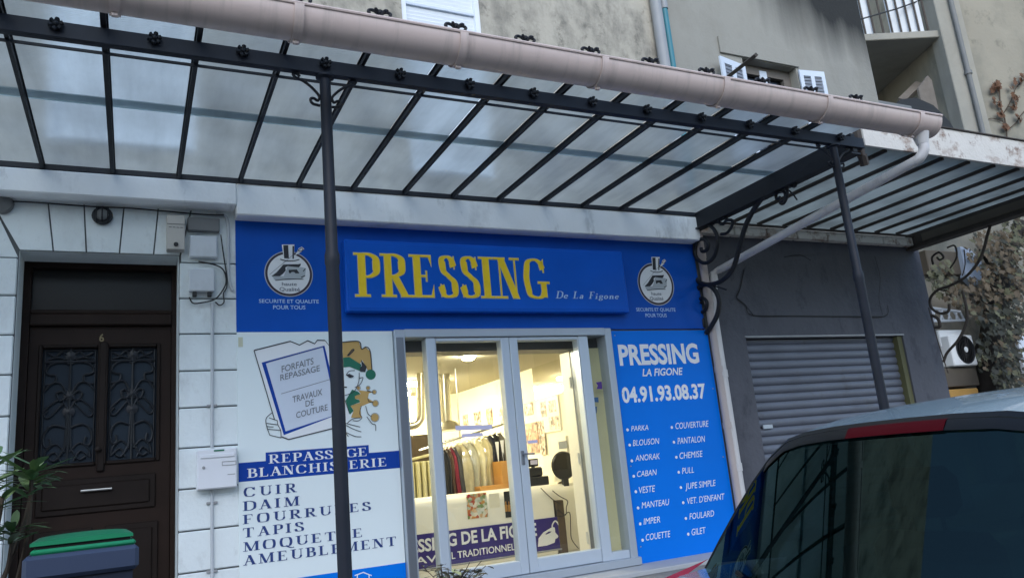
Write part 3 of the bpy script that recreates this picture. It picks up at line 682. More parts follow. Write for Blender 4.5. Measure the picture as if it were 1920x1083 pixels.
tag(m.build('alarm_bell', 'box_grey'), 'dark round alarm bell under the ledge at the far left above the door', 'bell')

# ------------------------------------------------------------------ boxes, cables, letterbox on the stone strip
def wallbox(name, label, cat, u0, v0, u1, v1, dep, mt, b=.008, detail=None, y=-.012):
    a, d = F(u0, v0, y - dep), F(u1, v1, y - dep)
    z0, z1 = d.z, a.z; t = thing(name, label, cat, ((a.x + d.x) / 2, y, z0))
    m = MB(); m.box(a.x, d.x, y - dep, y, z0, z1, b); m.build('case', mt, t)
    return t, a.x, d.x, z0, z1, y - dep
t, x0, x1, z0, z1, y = wallbox('meter_box', 'tall cream meter box with a round lock beside the top of the door', 'utility box', 313, 402, 347, 468, .12, 'meter_cream')
m = MB(); c = F(330, 458, y); m.lathe([(.022, 0), (.022, -.012), (.012, -.014)], (c.x, y, c.z), 'y', 12); m.build('lock', 'cable', t)
m = MB(); m.box(x0, x1, y - .004, y, z1 - .1, z1 - .094); 
for k in range(4): m.box(x0 + .02 + .035 * k, x0 + .045 + .035 * k, y - .003, y, z1 - .135, z1 - .128)
m.build('cover_seam', 'box_grey', t)
t, *_ = wallbox('cable_box', 'grey cable box tucked right under the stone ledge', 'utility box', 352, 406, 412, 434, .07, 'box_grey')
t, x0, x1, z0, z1, y = wallbox('junction_box', 'white junction box under the grey cable box, upper of the two', 'utility box', 355, 440, 408, 483, .07, 'box_white', .012)
t2, x0, x1, z0, z1, y = wallbox('junction_box', 'white junction box with two black cable glands, lower of the two', 'utility box', 354, 502, 403, 546, .07, 'box_white', .012)
m = MB()
for fx in (.15, .72): m.box(x0 + (x1 - x0) * fx, x0 + (x1 - x0) * (fx + .16), y + .01, -.02, z0 - .05, z0, .006)
m.build('cable_gland', 'cable', t2)
def cable(name, label, pts, r, mt, y, n=6):
    m = MB(); m.tube(smooth_path([F(a, b, y) for a, b in pts], 5), r, n); return tag(m.build(name, mt, None, True), label, 'cable' if 'pipe' not in name and 'conduit' not in name else 'pipe')
cable('power_cable', 'black cable looping below the lower white junction box', [(355, 557), (362, 568), (380, 567), (400, 562), (412, 552), (424, 530), (420, 508), (405, 497), (372, 490)], .008, 'cable', -.05)
cable('power_cable', 'small loop of black cable hanging right of the junction boxes', [(404, 566), (412, 572), (420, 566), (419, 550), (426, 530), (418, 470), (414, 440)], .007, 'cable', -.04)
cable('conduit', 'pale plastic conduit bending down beside the blue fascia', [(405, 400), (420, 404), (427, 418), (428, 470), (429, 520), (436, 545)], .016, 'conduit', -.03, 8)
cable('overhead_cable', 'thin dark cable running along under the ledge of the door', [(0, 377), (60, 379), (170, 387), (240, 390), (310, 396), (380, 402), (420, 403)], .008, 'cable', -.05)
for lab, pts in (('thin white conduit running down to the letterbox', [(398, 568), (398, 700), (397.5, 838)]), ('thin white conduit running down below the letterbox', [(397.5, 918), (397.5, 1000), (398, 1083), (399, 1140)])):
    t = thing('conduit', lab, 'pipe', (F(*pts[0], -.03).x, -.012, F(*pts[-1], -.03).z))
    m = MB(); m.tube([F(a, b, -.03) for a, b in pts], .016, 8); m.build('tube', 'conduit', t, True)
    for v in ((760,) if 'to the' in lab else (942, 1070)):
        m = MB(); c = F(397.5, v, -.03); m.box(c.x - .05, c.x + .05, -.04, -.014, c.z - .012, c.z + .012, .004); m.build('clip', 'grey_pvc', t)
t, x0, x1, z0, z1, y = wallbox('letterbox', 'white metal letterbox with a green sticker between the door and the poster panel', 'letterbox', 369, 843, 445, 912, .14, 'mailbox_white', .012)
w_, h_ = x1 - x0, z1 - z0
m = MB(); m.box(x0 + .03, x1 - .02, y - .012, y, z1 - .085, z1 - .05, .005); m.build('flap', 'mailbox_white', t)
m = MB(); m.box(x0 + w_ * .42, x0 + w_ * .68, y - .003, y - .0005, z1 - .026, z1 - .01); m.build('sticker', 'sticker_green', t)
m = MB(); m.lathe([(.014, 0), (.014, -.01), (.006, -.012)], (x0 + .06, y, z1 - .17), 'y', 12); m.build('lock', 'grey_pvc', t)
m = MB(); a = x0 + w_ * .62; m.box(a, a + .13, y - .006, y, z1 - .165, z1 - .16); m.box(a, a + .13, y - .006, y, z1 - .13, z1 - .125); m.box(a, a + .004, y - .006, y, z1 - .16, z1 - .13); m.box(a + .126, a + .13, y - .006, y, z1 - .16, z1 - .13); m.box(a + .05, a + .12, y - .003, y, z1 - .255, z1 - .248); m.build('name_holder', 'grey_pvc', t)

# ------------------------------------------------------------------ shop fascia, sign, panels
FY = -.02
fx0, fx1 = F(442, 500, FY).x, F(1304, 500, FY).x + .06
fz1 = zs0 + .02
fas = thing('shop_fascia', 'dark blue shop fascia board behind the raised sign, two round iron badges on it', 'fascia', (fx0, 0, 2.93))
m = MB(); m.box(fx0, F(1320, 600, FY).x, FY, .0, 2.925, fz1); m.build('board', 'fascia_blue', fas)
def badge(C, S, parent):
    """badge drawn from the left one's picture grid (1015 wide for 150 px), moved to centre C and scaled S"""
    def q(x, y): return ((x - 485) / 6.767 * S[0] + C[0], (y - 490) / 6.767 * S[1] + C[1])
    def pr(): return Print(FY - .0015)
    p = pr(); w = [q(485, 200), q(485, 780)]; r = (F(*w[0], FY).z - F(*w[1], FY).z) / 2
    p.disc(C, r, 48); b = p.build('badge', 'logo_grey', parent)
    p = Print(FY - .0022); p.disc(C, r * .965, 48); p.build('ring', 'logo_ring', b)
    p = Print(FY - .0030); p.disc(C, r * .87, 48); p.poly([q(*a) for a in ((395, 120), (555, 120), (550, 320), (620, 300), (615, 335), (500, 350), (375, 320), (380, 295), (420, 310))]); p.poly([q(*a) for a in ((590, 205), (610, 165), (650, 150), (680, 175), (640, 215), (560, 260))]); p.build('disc', 'print_white', b)
    p = Print(FY - .0046); p.poly([q(*a) for a in ((270, 520), (420, 520), (470, 400), (640, 405), (700, 420), (690, 520), (640, 560), (310, 575))]); p.build('iron_body', 'logo_grey', b)
    p = Print(FY - .0060)
    p.poly([q(*a) for a in ((262, 522), (330, 470), (415, 372), (600, 368), (635, 362), (635, 385), (610, 408), (470, 395), (440, 410), (445, 450), (410, 490), (370, 520))])
    p.poly([q(*a) for a in ((480, 440), (585, 435), (620, 485), (570, 485), (550, 468), (520, 468), (505, 485), (485, 480))])
    p.poly([q(*a) for a in ((412, 128), (475, 128), (485, 295), (425, 295))]); p.poly([q(*a) for a in ((530, 140), (552, 140), (548, 300), (530, 300))])
    p.pen([q(*a) for a in ((375, 305), (450, 325), (550, 325), (618, 308))], .010); p.pen([q(*a) for a in ((315, 572), (500, 556), (670, 560))], .008)
    p.pen([q(*a) for a in ((600, 195), (640, 165), (665, 180), (640, 205), (605, 200))], .008); p.pen([q(*a) for a in ((240, 500), (420, 350), (600, 200))], .003, 1)
    p.pen([q(*a) for a in ((640, 535), (690, 515))], .010); p.pen([q(*a) for a in ((665, 460), (695, 425))], .010)
    p.build('iron_drawing', 'ink', b)
    sans('haute', q(395, 640), q(585, 640), q(395, 598), FY, 'lettering', 'ink_grey', b, off=.006, bold=.01)
    sans('Qualité', q(365, 708), q(625, 708), q(365, 662), FY, 'lettering', 'ink_grey', b, off=.006, bold=.01)
    sans('SECURITE ET QUALITE', q(105, 858), q(865, 866), q(105, 812), FY, 'lettering', 'pale_blue_letter', parent, bold=.012)
    sans('POUR TOUS', q(285, 938), q(695, 940), q(285, 890), FY, 'lettering', 'pale_blue_letter', parent, bold=.012)
badge((541.7, 513), (1, 1), fas); badge((1230, 532.5), (.655, .93), fas)

SY = -.15
a, b, c, d = F(646, 448, SY), F(1170, 471, SY), F(650, 583, SY), F(1178, 586, SY)
sx0, sx1, sz0, sz1 = (a.x + c.x) / 2, (b.x + d.x) / 2, (c.z + d.z) / 2, (a.z + b.z) / 2
sg = thing('shop_sign', 'raised blue shop sign with yellow serif letters above the shop door', 'sign', (sx0, SY, sz0))
m = MB(); m.box(sx0, sx1, SY, FY - .004, sz0, sz1, .014); m.build('sign_box', 'sign_blue', sg)
m = MB(); e = .035; m.box(sx0 + e, sx1 - e, SY - .004, SY + .01, sz0 + e, sz1 - e, .003); m.build('sign_face', 'sign_blue', sg)
ly = SY - .006
LX = ((87, 245), (259, 442), (447, 612), (634, 752), (775, 893), (896, 996), (1006, 1158), (1177, 1333))
def ZS(x, y): return (640 + x / 3.4286, 430 + y / 3.4286)
for ch, (q0, q1) in zip('PRESSING', LX):
    f_ = (q0 - 87) / 1246.0; yb1, yt1 = 430 + 15 * f_, 147 + 42 * f_
    st_ = {'S': .20, 'I': .27}.get(ch, .19)
    serif(ch, ZS(q0 + 4, yb1), ZS(q1 - 4, yb1), ZS(q0 + 4, yt1 + 4), ly, 'lettering_edge', 'letter_edge', sg, s=st_, t=.04, g=.016)
    serif(ch, ZS(q0 + 4, yb1), ZS(q1 - 4, yb1), ZS(q0 + 4, yt1 + 4), ly, 'lettering', 'letter_yellow', sg, s=st_, t=.04, off=.005)
serif('De La Figone', (1042, 559), (1159, 562), (1043, 545.5), ly, 'lettering', 'pale_blue_letter', sg, s=.17, t=.06, gap=.12, shear=.25, off=.002)

PY = -.035
a, b = F(444, 622.5, PY), F(735.5, 622, PY)
lp = thing('poster_panel', 'white advertising panel with a jester drawing left of the shop door', 'sign', (a.x, PY, .1))
m = MB(); m.box(a.x, b.x, PY, .0, .1, a.z, .003); m.build('panel', 'panel_white', lp)
m = MB(); c = F(451, 640, PY); m.box(c.x - .022, c.x + .022, PY - .003, PY, c.z - .055, c.z + .045); m.build('sticker', 'letter_edge', lp)
def J(x, y): return (460 + x / 4.921, 620 + y / 4.921)
def jl(pts): return [J(*p) for p in pts]
K = Print(PY - .001)      # whites of the sheet
K.poly(jl([(80, 180), (415, 95), (500, 130), (575, 90), (640, 118), (665, 85), (735, 88), (820, 190), (960, 800), (840, 885), (400, 1000), (340, 985)])); K.build('drawn_sheet', 'print_white', lp)
K = Print(PY - .002); K.poly(jl([(150, 292), (730, 135), (880, 760), (355, 960)])); K.build('drawn_board', 'band_blue', lp)
K = Print(PY - .003); K.poly(jl([(190, 300), (715, 150), (845, 770), (372, 925)])); K.build('drawn_card', 'paper', lp)
K = Print(PY - .002); K.poly(jl([(830, 140), (890, 105), (1045, 95), (1070, 165), (1110, 150), (1150, 185), (1165, 360), (1130, 365), (1080, 270), (1050, 310), (960, 240), (830, 260)]))
K.poly(jl([(1010, 600), (1065, 580), (1040, 545), (1120, 555), (1180, 560), (1140, 575), (1130, 620), (1190, 655), (1140, 665), (1060, 700), (1070, 800), (975, 800), (1000, 730), (970, 690), (1060, 660), (1050, 630), (1010, 625)]))
for q_, r_ in (((1043, 525), 15), ((1132, 525), 15), ((1190, 563), 17), ((1200, 667), 26), ((1195, 797), 36)): K.disc(J(*q_), r_ * .00115)
K.build('jester_cap', 'jester_ochre', lp)
K = Print(PY - .004); K.poly(jl([(830, 255), (960, 240), (1070, 310), (1060, 370), (960, 330), (830, 345)])); K.disc(J(1157, 402), .056)
K.poly(jl([(925, 640), (985, 540), (1040, 560), (1062, 580), (1010, 600), (1012, 625), (1050, 635), (1058, 655), (970, 690), (1000, 735), (965, 770)])); K.build('jester_collar', 'jester_green', lp)
K = Print(PY - .0055); W1 = .010
for pts, w in (([(80, 180), (415, 95), (500, 130), (575, 90), (640, 118), (665, 85), (735, 88)], .012), ([(80, 180), (270, 820)], .009), ([(735, 88), (800, 170)], .006), ([(335, 975), (400, 1000), (560, 960), (860, 885)], .011)):
    K.pen(jl(pts), w, 1)
for pts in ([(250, 750), (195, 800), (190, 850)], [(220, 800), (295, 825)], [(195, 850), (300, 865)], [(205, 905), (325, 915)], [(225, 960), (330, 985)], [(190, 850), (205, 905), (225, 960)], [(295, 825), (300, 865), (325, 915), (330, 985)], [(200, 880), (260, 885)],
            [(920, 850), (1060, 885)], [(930, 870), (1000, 905), (1070, 930)], [(930, 935), (1010, 970), (1070, 975)], [(940, 850), (990, 810), (1060, 800)], [(905, 900), (950, 975)],
            [(1070, 690), (1055, 760), (1075, 800), (1040, 828), (990, 825)], [(1110, 690), (1130, 760), (1165, 790)], [(1120, 790), (1170, 855), (1200, 865), (1203, 920)], [(1050, 385), (1045, 470), (1000, 560), (900, 600)],
            [(930, 405), (960, 370), (1010, 365)], [(940, 412), (975, 430), (1000, 415)], [(895, 515), (930, 522), (935, 512)], [(1050, 440), (1085, 430), (1060, 490), (1010, 520)], [(895, 480), (910, 470)], [(905, 600), (960, 760)],
            [(1120, 550), (1180, 565)], [(1130, 620), (1140, 650), (1180, 660)]): K.pen(jl(pts), .007)
for pts in ([(890, 105), (1045, 97), (1072, 165), (1115, 148), (1152, 190), (1168, 360)], [(940, 230), (985, 175), (1000, 178), (950, 230)]): K.pen(jl(pts), .011)
K.poly(jl([(1065, 265), (1120, 330), (1105, 380), (1060, 375), (1055, 345), (1075, 320)])); K.poly(jl([(925, 405), (960, 395), (1000, 415), (960, 432)])); K.poly(jl([(888, 505), (935, 515), (915, 525)]))
for q_, r_ in (((1043, 525), 17), ((1132, 525), 17), ((1190, 563), 19), ((1200, 667), 28), ((1195, 797), 38)): K.ring(J(*q_), r_ * .00115, r_ * .00115 + .004)
K.build('jester_outline', 'ink', lp)
K = Print(PY - .0045); K.pen(jl([(330, 580), (820, 435)]), .006, 1); K.pen(jl([(215, 290), (715, 150)]), .005, 1); K.build('card_line', 'ink_grey', lp)
def slant(text, l, r, tp, y, m, parent, bold=.0):
    """a line of lettering that climbs with the drawn card it stands on"""
    o = sans(text, l, (r[0], l[1]), tp, y, 'lettering', m, parent, bold=bold, off=.006)
    A, Bq = F(*l, y), F(*r, y); k = (Bq.z - A.z) / (Bq.x - A.x); bx = A.x - BASE[parent.name].x
    for v in o.data.vertices:
        dx = v.co.x - bx; v.co.z += k * dx; v.co.x -= 0
    return o
slant('FORFAITS', J(335, 385), J(632, 305), J(328, 325), PY, 'ink_grey', lp, .01)
slant('REPASSAGE', J(322, 460), J(690, 368), J(315, 405), PY, 'ink_grey', lp, .01)
slant('TRAVAUX', J(435, 662), J(712, 588), J(425, 605), PY, 'ink_grey', lp, .01)
slant('DE', J(555, 700), J(632, 682), J(550, 645), PY, 'ink_grey', lp, .01)
slant('COUTURE', J(468, 805), J(762, 728), J(462, 750), PY, 'ink_grey', lp, .01)
def Z7(x, y): return (430 + x / 2.984, 720 + y / 2.984)
zb = lambda p: F(*p, PY).z
bz0, bz1, bz2 = zb(Z7(52, 546)), zb(Z7(50, 440)), zb(Z7(204, 381))
bx = [F(*Z7(203, 400), PY).x, F(*Z7(780, 360), PY).x]
m = MB(); xx0, xx1 = a.x + .001, b.x - .001
m.face([(xx0, PY - .0015, bz0), (xx1, PY - .0015, bz0), (xx1, PY - .0015, bz1), (bx[1], PY - .0015, bz1), (bx[1], PY - .0015, bz2), (bx[0], PY - .0015, bz2), (bx[0], PY - .0015, bz1), (xx0, PY - .0015, bz1)])
zc = zb((748, 1055)); pass
m.build('blue_band', 'band_blue', lp)
m = MB(); m.face([(xx0, PY - .0015, .101), (xx1, PY - .0015, .101), (xx1, PY - .0015, zc), (xx0, PY - .0015, zc)]); m.build('blue_band', 'panel_blue', lp)
K = Print(PY - .003)
for pts in ([(665, 1078), (681, 1072), (697, 1078)], [(670, 1076), (670, 1088)], [(692, 1076), (692, 1088)]): K.pen(pts, .010, 1)
K.build('house_outline', 'print_white', lp)
for tx, l, r, tp, mm, gp in (('REPASSAGE', (220, 443), (770, 403), (220, 393), 'print_white', .06), ('BLANCHISSERIE', (100, 523), (880, 458), (100, 472), 'print_white', .07), ('CUIR', (78, 630), (375, 607), (78, 578), 'ink_blue', .2), ('DAIM', (75, 708), (390, 678), (75, 655), 'ink_blue', .16), ('FOURRURES', (75, 782), (790, 710), (75, 730), 'ink_blue', .17), ('TAPIS', (75, 858), (415, 823), (75, 805), 'ink_blue', .16), ('MOQUETTE', (78, 935), (745, 858), (78, 883), 'ink_blue', .14), ('AMEUBLEMENT', (78, 1013), (935, 908), (78, 958), 'ink_blue', .14)):
    serif(tx, Z7(*l), Z7(*r), Z7(*tp), PY, 'lettering', mm, lp, s=.17, t=.055, gap=gp, off=.003)

a, b = F(1145.5, 620, PY), F(1322, 620, PY)
x1 = (F(1322, 620, PY).x + F(1374, 910, PY).x) / 2
rp_ = thing('price_panel', 'bright blue panel with white garment list and phone number right of the shop door', 'sign', (a.x, PY, -.02))
m = MB(); m.box(a.x, x1, PY, .0, .0, a.z, .003); m.build('panel', 'panel_blue', rp_)
def Z9(x, y): return (1120 + x / 2.243, 600 + y / 2.243)
for tx, l, r, tp, bo, sh in (('PRESSING', (95, 187), (430, 178), (95, 106), .035, 0), ('LA FIGONE', (190, 235), (362, 230), (190, 205), .02, .25), ('04.91.93.08.37', (107, 345), (460, 332), (107, 284), .035, 0)):
    sans(tx, Z9(*l), Z9(*r), Z9(*tp), PY, 'lettering', 'print_white', rp_, bold=bo, shear=sh)
for tx, l, r, tp in (('PARKA', (143, 466), (215, 461), (143, 444)), ('BLOUSON', (150, 528), (263, 522), (150, 503)), ('ANORAK', (160, 592), (265, 585), (160, 567)), ('CABAN', (168, 658), (252, 652), (168, 634)), ('VESTE', (177, 727), (245, 720), (177, 700)), ('MANTEAU', (187, 790), (305, 780), (187, 764)), ('IMPER', (195, 858), (265, 850), (195, 832)), ('COUETTE', (205, 925), (310, 915), (205, 898)),
                     ('COUVERTURE', (330, 457), (470, 447), (330, 431)), ('PANTALON', (338, 520), (455, 510), (338, 494)), ('CHEMISE', (347, 582), (445, 573), (347, 556)), ('PULL', (357, 645), (407, 641), (357, 620)), ('JUPE SIMPLE', (370, 710), (500, 695), (370, 684)), ("VET. D'ENFANT", (380, 772), (538, 757), (380, 746)), ('FOULARD', (388, 837), (493, 825), (388, 811)), ('GILET', (398, 903), (458, 895), (398, 876))):
    sans(tx, Z9(*l), Z9(*r), Z9(*tp), PY, 'lettering', 'print_white', rp_, bold=0, shear=.25)
m = MB()
for X_ in (a.x + .05, x1 - .05):
    for z in (.25, 1.2, 2.1, a.z - .06): m.lathe([(.009, 0), (.008, -.003), (.001, -.004)], (X_, PY - .0005, z), 'y', 8)
m.build('screw', 'grey_pvc', rp_)
K = Print(PY - .002)
for q_ in ((127, 460), (136, 524), (145, 590), (153, 655), (162, 720), (171, 788), (180, 855), (190, 923), (313, 450), (322, 512), (332, 575), (342, 638), (351, 702), (361, 766), (372, 832), (382, 898)): K.disc(Z9(*q_), .018, 14)
K.build('bullet', 'print_white', rp_)

# ------------------------------------------------------------------ shop entrance: aluminium frame with fixed lights and two glazed leaves
EY = -.05
fx = [F(u, 640, EY).x for u in (738, 757, 797, 814, 938, 953, 970, 1083, 1100, 1132, 1144)]
ezt, ezi, ezb = F(940, 617.5, EY).z, F(940, 631.5, EY).z, .16
ent = thing('shop_entrance', 'glazed aluminium shop entrance with a pair of doors and narrow side lights', 'entrance', ((fx[0] + fx[-1]) / 2, 0, 0))
m = MB()
m.box(fx[0], fx[1], EY - .05, .12, .12, ezt, .006); m.box(fx[-2], fx[-1], EY - .05, .12, .12, ezt, .006)
m.box(fx[1], fx[-2], EY - .055, .12, ezi, ezt + .004, .006); m.box(fx[0] - .02, fx[-1] + .02, EY - .09, .12, .06, .15, .008)
m.build('outer_frame', 'alu', ent)
m = MB(); m.box(fx[0] + .012, fx[1] - .018, EY - .056, EY, .2, ezi, .004); m.build('frame_gasket', 'alu_dark', ent)
m = MB(); m.box(fx[0] - .3, fx[-1] + 1.4, -.55, .0, .0, .055, .008); o = m.build('doorstep', 'step', ent)
for q_ in (2, 7): m = MB(); m.box(fx[q_], fx[q_ + 1], EY - .03, .08, .151, ezi - .003, .006); m.build('mullion', 'alu_light', ent)
for a0, a1 in ((fx[1], fx[2]), (fx[8], fx[-2])):
    m = MB(); m.box(a0, a1, -.005, .003, .152, ezi - .003); m.build('side_pane', 'shop_glass', ent)
    m = MB(); m.box(a0, a1, EY - .02, .05, .1505, .24, .004); m.build('side_rail', 'alu_light', ent)
for a0, a1, hs in ((fx[3], fx[5], 1), (fx[5], fx[7], -1)):
    m = MB(); st = .055; wide = fx[5] - fx[4]
    l0 = a0 + .004; r0 = a1 - .004
    ls, rs_ = (.008, wide) if hs > 0 else (wide, .012)
    m.box(l0, l0 + ls, EY - .025, .06, .156, ezi - .006, .006); m.box(r0 - rs_, r0, EY - .025, .06, .156, ezi - .006, .006)
    m.box(l0 + ls, r0 - rs_, EY - .025, .06, ezi - .066 + .02, ezi - .006, .006); m.box(l0 + ls, r0 - rs_, EY - .025, .06, .156, .30, .006)
    lf = m.build('door', 'alu_light', ent)
    m = MB(); m.box(l0 + ls, r0 - rs_, -.004, .004, .30, ezi - .046); m.build('door_pane', 'shop_glass', lf)
    if hs < 0:
        m = MB(); c = F(980, 851, EY - .03); m.box(c.x - .02, c.x + .02, EY - .04, EY - .024, c.z - .12, c.z + .04, .006); m.tube([(c.x, EY - .03, c.z), (c.x, EY - .075, c.z), (c.x + .13, EY - .08, c.z - .005)], .011, 8); m.build('door_handle', 'alu_dark', lf)
# stickers on the glass
K = Print(-.008); 
def Z1(x, y): return (810 + x / 4.922, 640 + y / 4.922)
for q_, mt_ in ((((215, 775), (555, 765), (556, 808), (217, 820)), 'stick_lilac'), (((270, 850), (470, 840), (471, 872), (275, 885)), 'stick_lilac'), (((880, 912), (972, 905), (973, 935), (884, 940)), 'stick_lilac'), (((1512, 375), (1565, 368), (1572, 437), (1520, 437), (1530, 405)), 'stick_purple'), (((1490, 515), (1535, 512), (1538, 560), (1495, 558)), 'stick_blue'), (((1500, 600), (1522, 598), (1520, 660), (1506, 660)), 'stick_blue')):
    K = Print(-.008); K.poly([Z1(*p) for p in q_]); K.build('sticker', mt_, ent)

# ------------------------------------------------------------------ inside the shop
RX0, RX1, RY0, RY1, RZ = 2.45, 5.8, .351, 6.2, 2.85
m = MB(); m.box(RX0 - .1, RX0, RY0, RY1, 0, 3); m.box(RX1, RX1 + .1, RY0, RY1, 0, 3); m.box(RX0, RX1, RY1, RY1 + .1, 0, 3); m.box(2.596, 5.474, .28, .35, 2.835, 2.93); m.build('room_wall', 'room_wall', bld)
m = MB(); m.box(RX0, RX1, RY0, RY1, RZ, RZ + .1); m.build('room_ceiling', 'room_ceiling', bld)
m = MB(); m.box(RX0, RX1, .001, RY1, .0, .058); m.build('room_floor', 'room_floor', bld)
m = MB(); hz = F(878, 666, .46).z; m.box(2.6, 5.47, .13, .46, hz, 2.834); m.build('shutter_housing', 'header_dark', ent)
m = MB(); a = FX(1100, 800, 5.30); m.box(fx[8], fx[-2] + .05, .10, .13, .06, hz); m.build('yellow_screen', 'film_yellow', ent)
m = MB(); jx = 5.02; ya, yb = FX(1082, 800, jx).y, FX(1063, 800, jx).y; m.box(jx, jx + .045, ya, max(yb, ya + .2), .06, hz - .003, .004)
for z in (.4, 1.35, 2.3): m.tube([(jx - .012, ya + .03, z - .07), (jx - .012, ya + .03, z + .07)], .014, 8)
m.build('folded_inner_door', 'counter', ent)
m = MB(); m.box(jx + .01, jx + .06, .14, ya - .003, .06, hz - .003); m.build('inner_jamb', 'alu_dark', ent)
# counter and banner
CY = 1.4
cz, cx1 = F(920, 920, CY).z, F(1058, 1000, CY).x
cnt = thing('shop_counter', 'long cream shop counter with a rounded top edge behind the glass doors', 'counter', (3.9, CY, .058))
prof = [(CY + .02, .06), (CY + .02, .14), (CY, .15), (CY, cz - .12), (CY + .02, cz - .05), (CY + .07, cz - .01), (CY + .13, cz), (CY + .62, cz), (CY + .62, .06)]
m = MB(); m.xprism(prof, 2.5, cx1 - .12); m.xprism([(y + .12, z * .985) for y, z in prof], cx1 - .121, 5.76); m.build('body', 'counter', cnt, True)
m = MB(); m.box(cx1 - .09, cx1 + .03, CY - .02, CY + .1, .06, F(1065, 935, CY).z, .01); tag(m.build('wooden_post', 'brown_wood'), 'dark brown wooden post at the right end of the purple counter banner', 'post')
ba, bb = F(840, 992.5, CY - .01), F(1055, 1031, CY - .01)
bn = thing('counter_banner', 'purple banner with bold white lettering and a white iron along the counter foot', 'banner', (ba.x, CY - .01, bb.z))
bx0, bx1, bzA, bzB = 2.62, bb.x, (F(838, 1053, CY - .01).z + bb.z) / 2, (ba.z + F(1055, 968, CY - .01).z) / 2
m = MB(); m.box(bx0, bx1, CY - .012, CY - .002, bzA, bzB, .002); m.build('sheet', 'banner_purple', bn)
m = MB(); m.box(bx0, bx1 - .01, CY - .022, CY - .0, bzA - .022, bzA - .001, .003); m.build('batten', 'grey_pvc', bn)
BY = CY - .014
def Z2(x, y): return (810 + x / 4.456, 840 + y / 4.456)
# the line starts behind the left side light and ends behind the door stile
sans('G DE LA FIG', (839.5, 1023), (971, 1007), (840, 1000), BY, 'lettering', 'print_white', bn, bold=.03); sans('ONE', (974, 1007), (1007, 1003), (974, 984), BY, 'lettering', 'print_white', bn, bold=.03)
sans('PRESSIN', (740, 1040), (836, 1023), (740, 1017), BY, 'lettering', 'print_white', bn, bold=.03)
sans('IL TRADITIONNEL', Z2(148, 925), Z2(695, 858), Z2(148, 868), BY, 'lettering', 'print_white', bn, bold=.012)
sans('TRAVA', (740, 1063), Z2(136, 925), (740, 1050), BY, 'lettering', 'print_white', bn, bold=.012)
K = Print(BY); K.poly([Z2(*p) for p in ((885, 820), (890, 750), (930, 700), (1005, 655), (1025, 660), (1030, 700), (1055, 730), (1050, 745), (1030, 755), (1025, 785), (960, 810))]); K.pen([Z2(*p) for p in ((1008, 690), (1005, 640), (1030, 605), (1060, 640), (1075, 710))], .02); K.build('iron_emblem', 'print_white', bn)
K = Print(BY - .002); K.poly([Z2(*p) for p in ((945, 715), (975, 692), (1000, 692), (985, 705), (955, 718))]); K.build('iron_grip', 'banner_purple', bn)
# posters on the counter front
def poster(name, label, q, y, mt, cat='poster', fr=None):
    ps = [F(*p, y) for p in q]; x0, x1 = min(p.x for p in ps), max(p.x for p in ps); z0, z1 = min(p.z for p in ps), max(p.z for p in ps)
    m = MB(); m.box(x0, x1, y - .004, y, z0, z1); return tag(m.build(name, mt), label, cat)
poster('food_poster', 'colourful food poster stuck on the cream counter front', [Z2(285, 385), Z2(468, 570)], CY - .004, 'photo_food')
t = poster('bottle_poster', 'dark poster with a row of orange bottles on the counter, beside the door stile', [Z2(597, 360), Z2(700, 568)], CY - .004, 'black_plastic')
m = MB()
for i in range(4):
    c = F(*Z2(620 + 26 * i, 500), CY - .010); m.box(c.x - .018, c.x + .018, CY - .012, CY - .0085, c.z - .04, c.z + .045)
    m.box(c.x - .007, c.x + .007, CY - .012, CY - .0085, c.z + .045, c.z + .09)
m.build('bottle_print', 'orange_card', t)
m = MB()
c, d = F(*Z2(475, 380), CY - .006), F(*Z2(570, 490), CY - .006); m.box(c.x, d.x, CY - .004, CY - .001, d.z, c.z); tag(m.build('notice', 'lampshade'), 'pale handwritten notice between the food poster and the bottle poster', 'notice')
# till, lamp, chair, boxes
t = thing('cash_register', 'black cash register with a small screen on the counter', 'cash register', (F(1005, 910, 1.7).x, 1.7, cz))
a, b = F(984, 912, 1.65), F(1027, 905, 1.65)
m = MB(); m.box(a.x, b.x, 1.6, 1.95, cz, cz + .12, .01); m.box(a.x, b.x - .05, 1.66, 1.95, cz + .12, cz + .25, .02); m.build('body', 'black_plastic', t)
m = MB(); c = F(1002, 871, 1.7); m.box(c.x - .09, c.x + .07, 1.7, 1.74, cz + .26, cz + .37, .01); m.box(c.x - .03, c.x + .01, 1.71, 1.75, cz + .24, cz + .27); s = m.build('display', 'black_plastic', t)
m = MB(); m.box(c.x - .06, c.x + .05, 1.696, 1.699, cz + .29, cz + .35); m.build('screen', 'stick_lilac', s)
c = F(1052, 893, 1.75); t = thing('table_lamp', 'small table lamp with a white shade on the right end of the counter', 'lamp', (c.x, 1.75, cz))
m = MB(); m.lathe([(.06, 0), (.06, .015), (.015, .03), (.012, .12)], (c.x, 1.75, cz - .01), 'z', 14); m.build('base', 'brass', t)
m = MB(); m.lathe([(.11, c.z - cz - .06), (.085, c.z - cz + .08)], (c.x, 1.75, cz), 'z', 20); m.build('lamp_shade', 'lampshade', t, True)
m = MB(); c = FX(1070, 880, 5.55); m.lathe([(.001, -.03), (.18, -.03), (.2, 0), (.18, .03), (.001, .03)], (5.5, c.y + .1, 1.28), 'y', 24); m.box(5.46, 5.54, c.y + .07, c.y + .13, .06, 1.1); tag(m.build('desk_chair', 'black_plastic', None, True), 'black rounded chair back behind the white table lamp', 'chair')
c = F(943, 880, 2.1); m = MB(); m.box(c.x - .07, c.x + .14, 2.0, 2.3, cz - .03, cz + .38, .004); tag(m.build('cardboard_box', 'orange_card'), 'orange cardboard box standing behind the counter by the door stile', 'box')
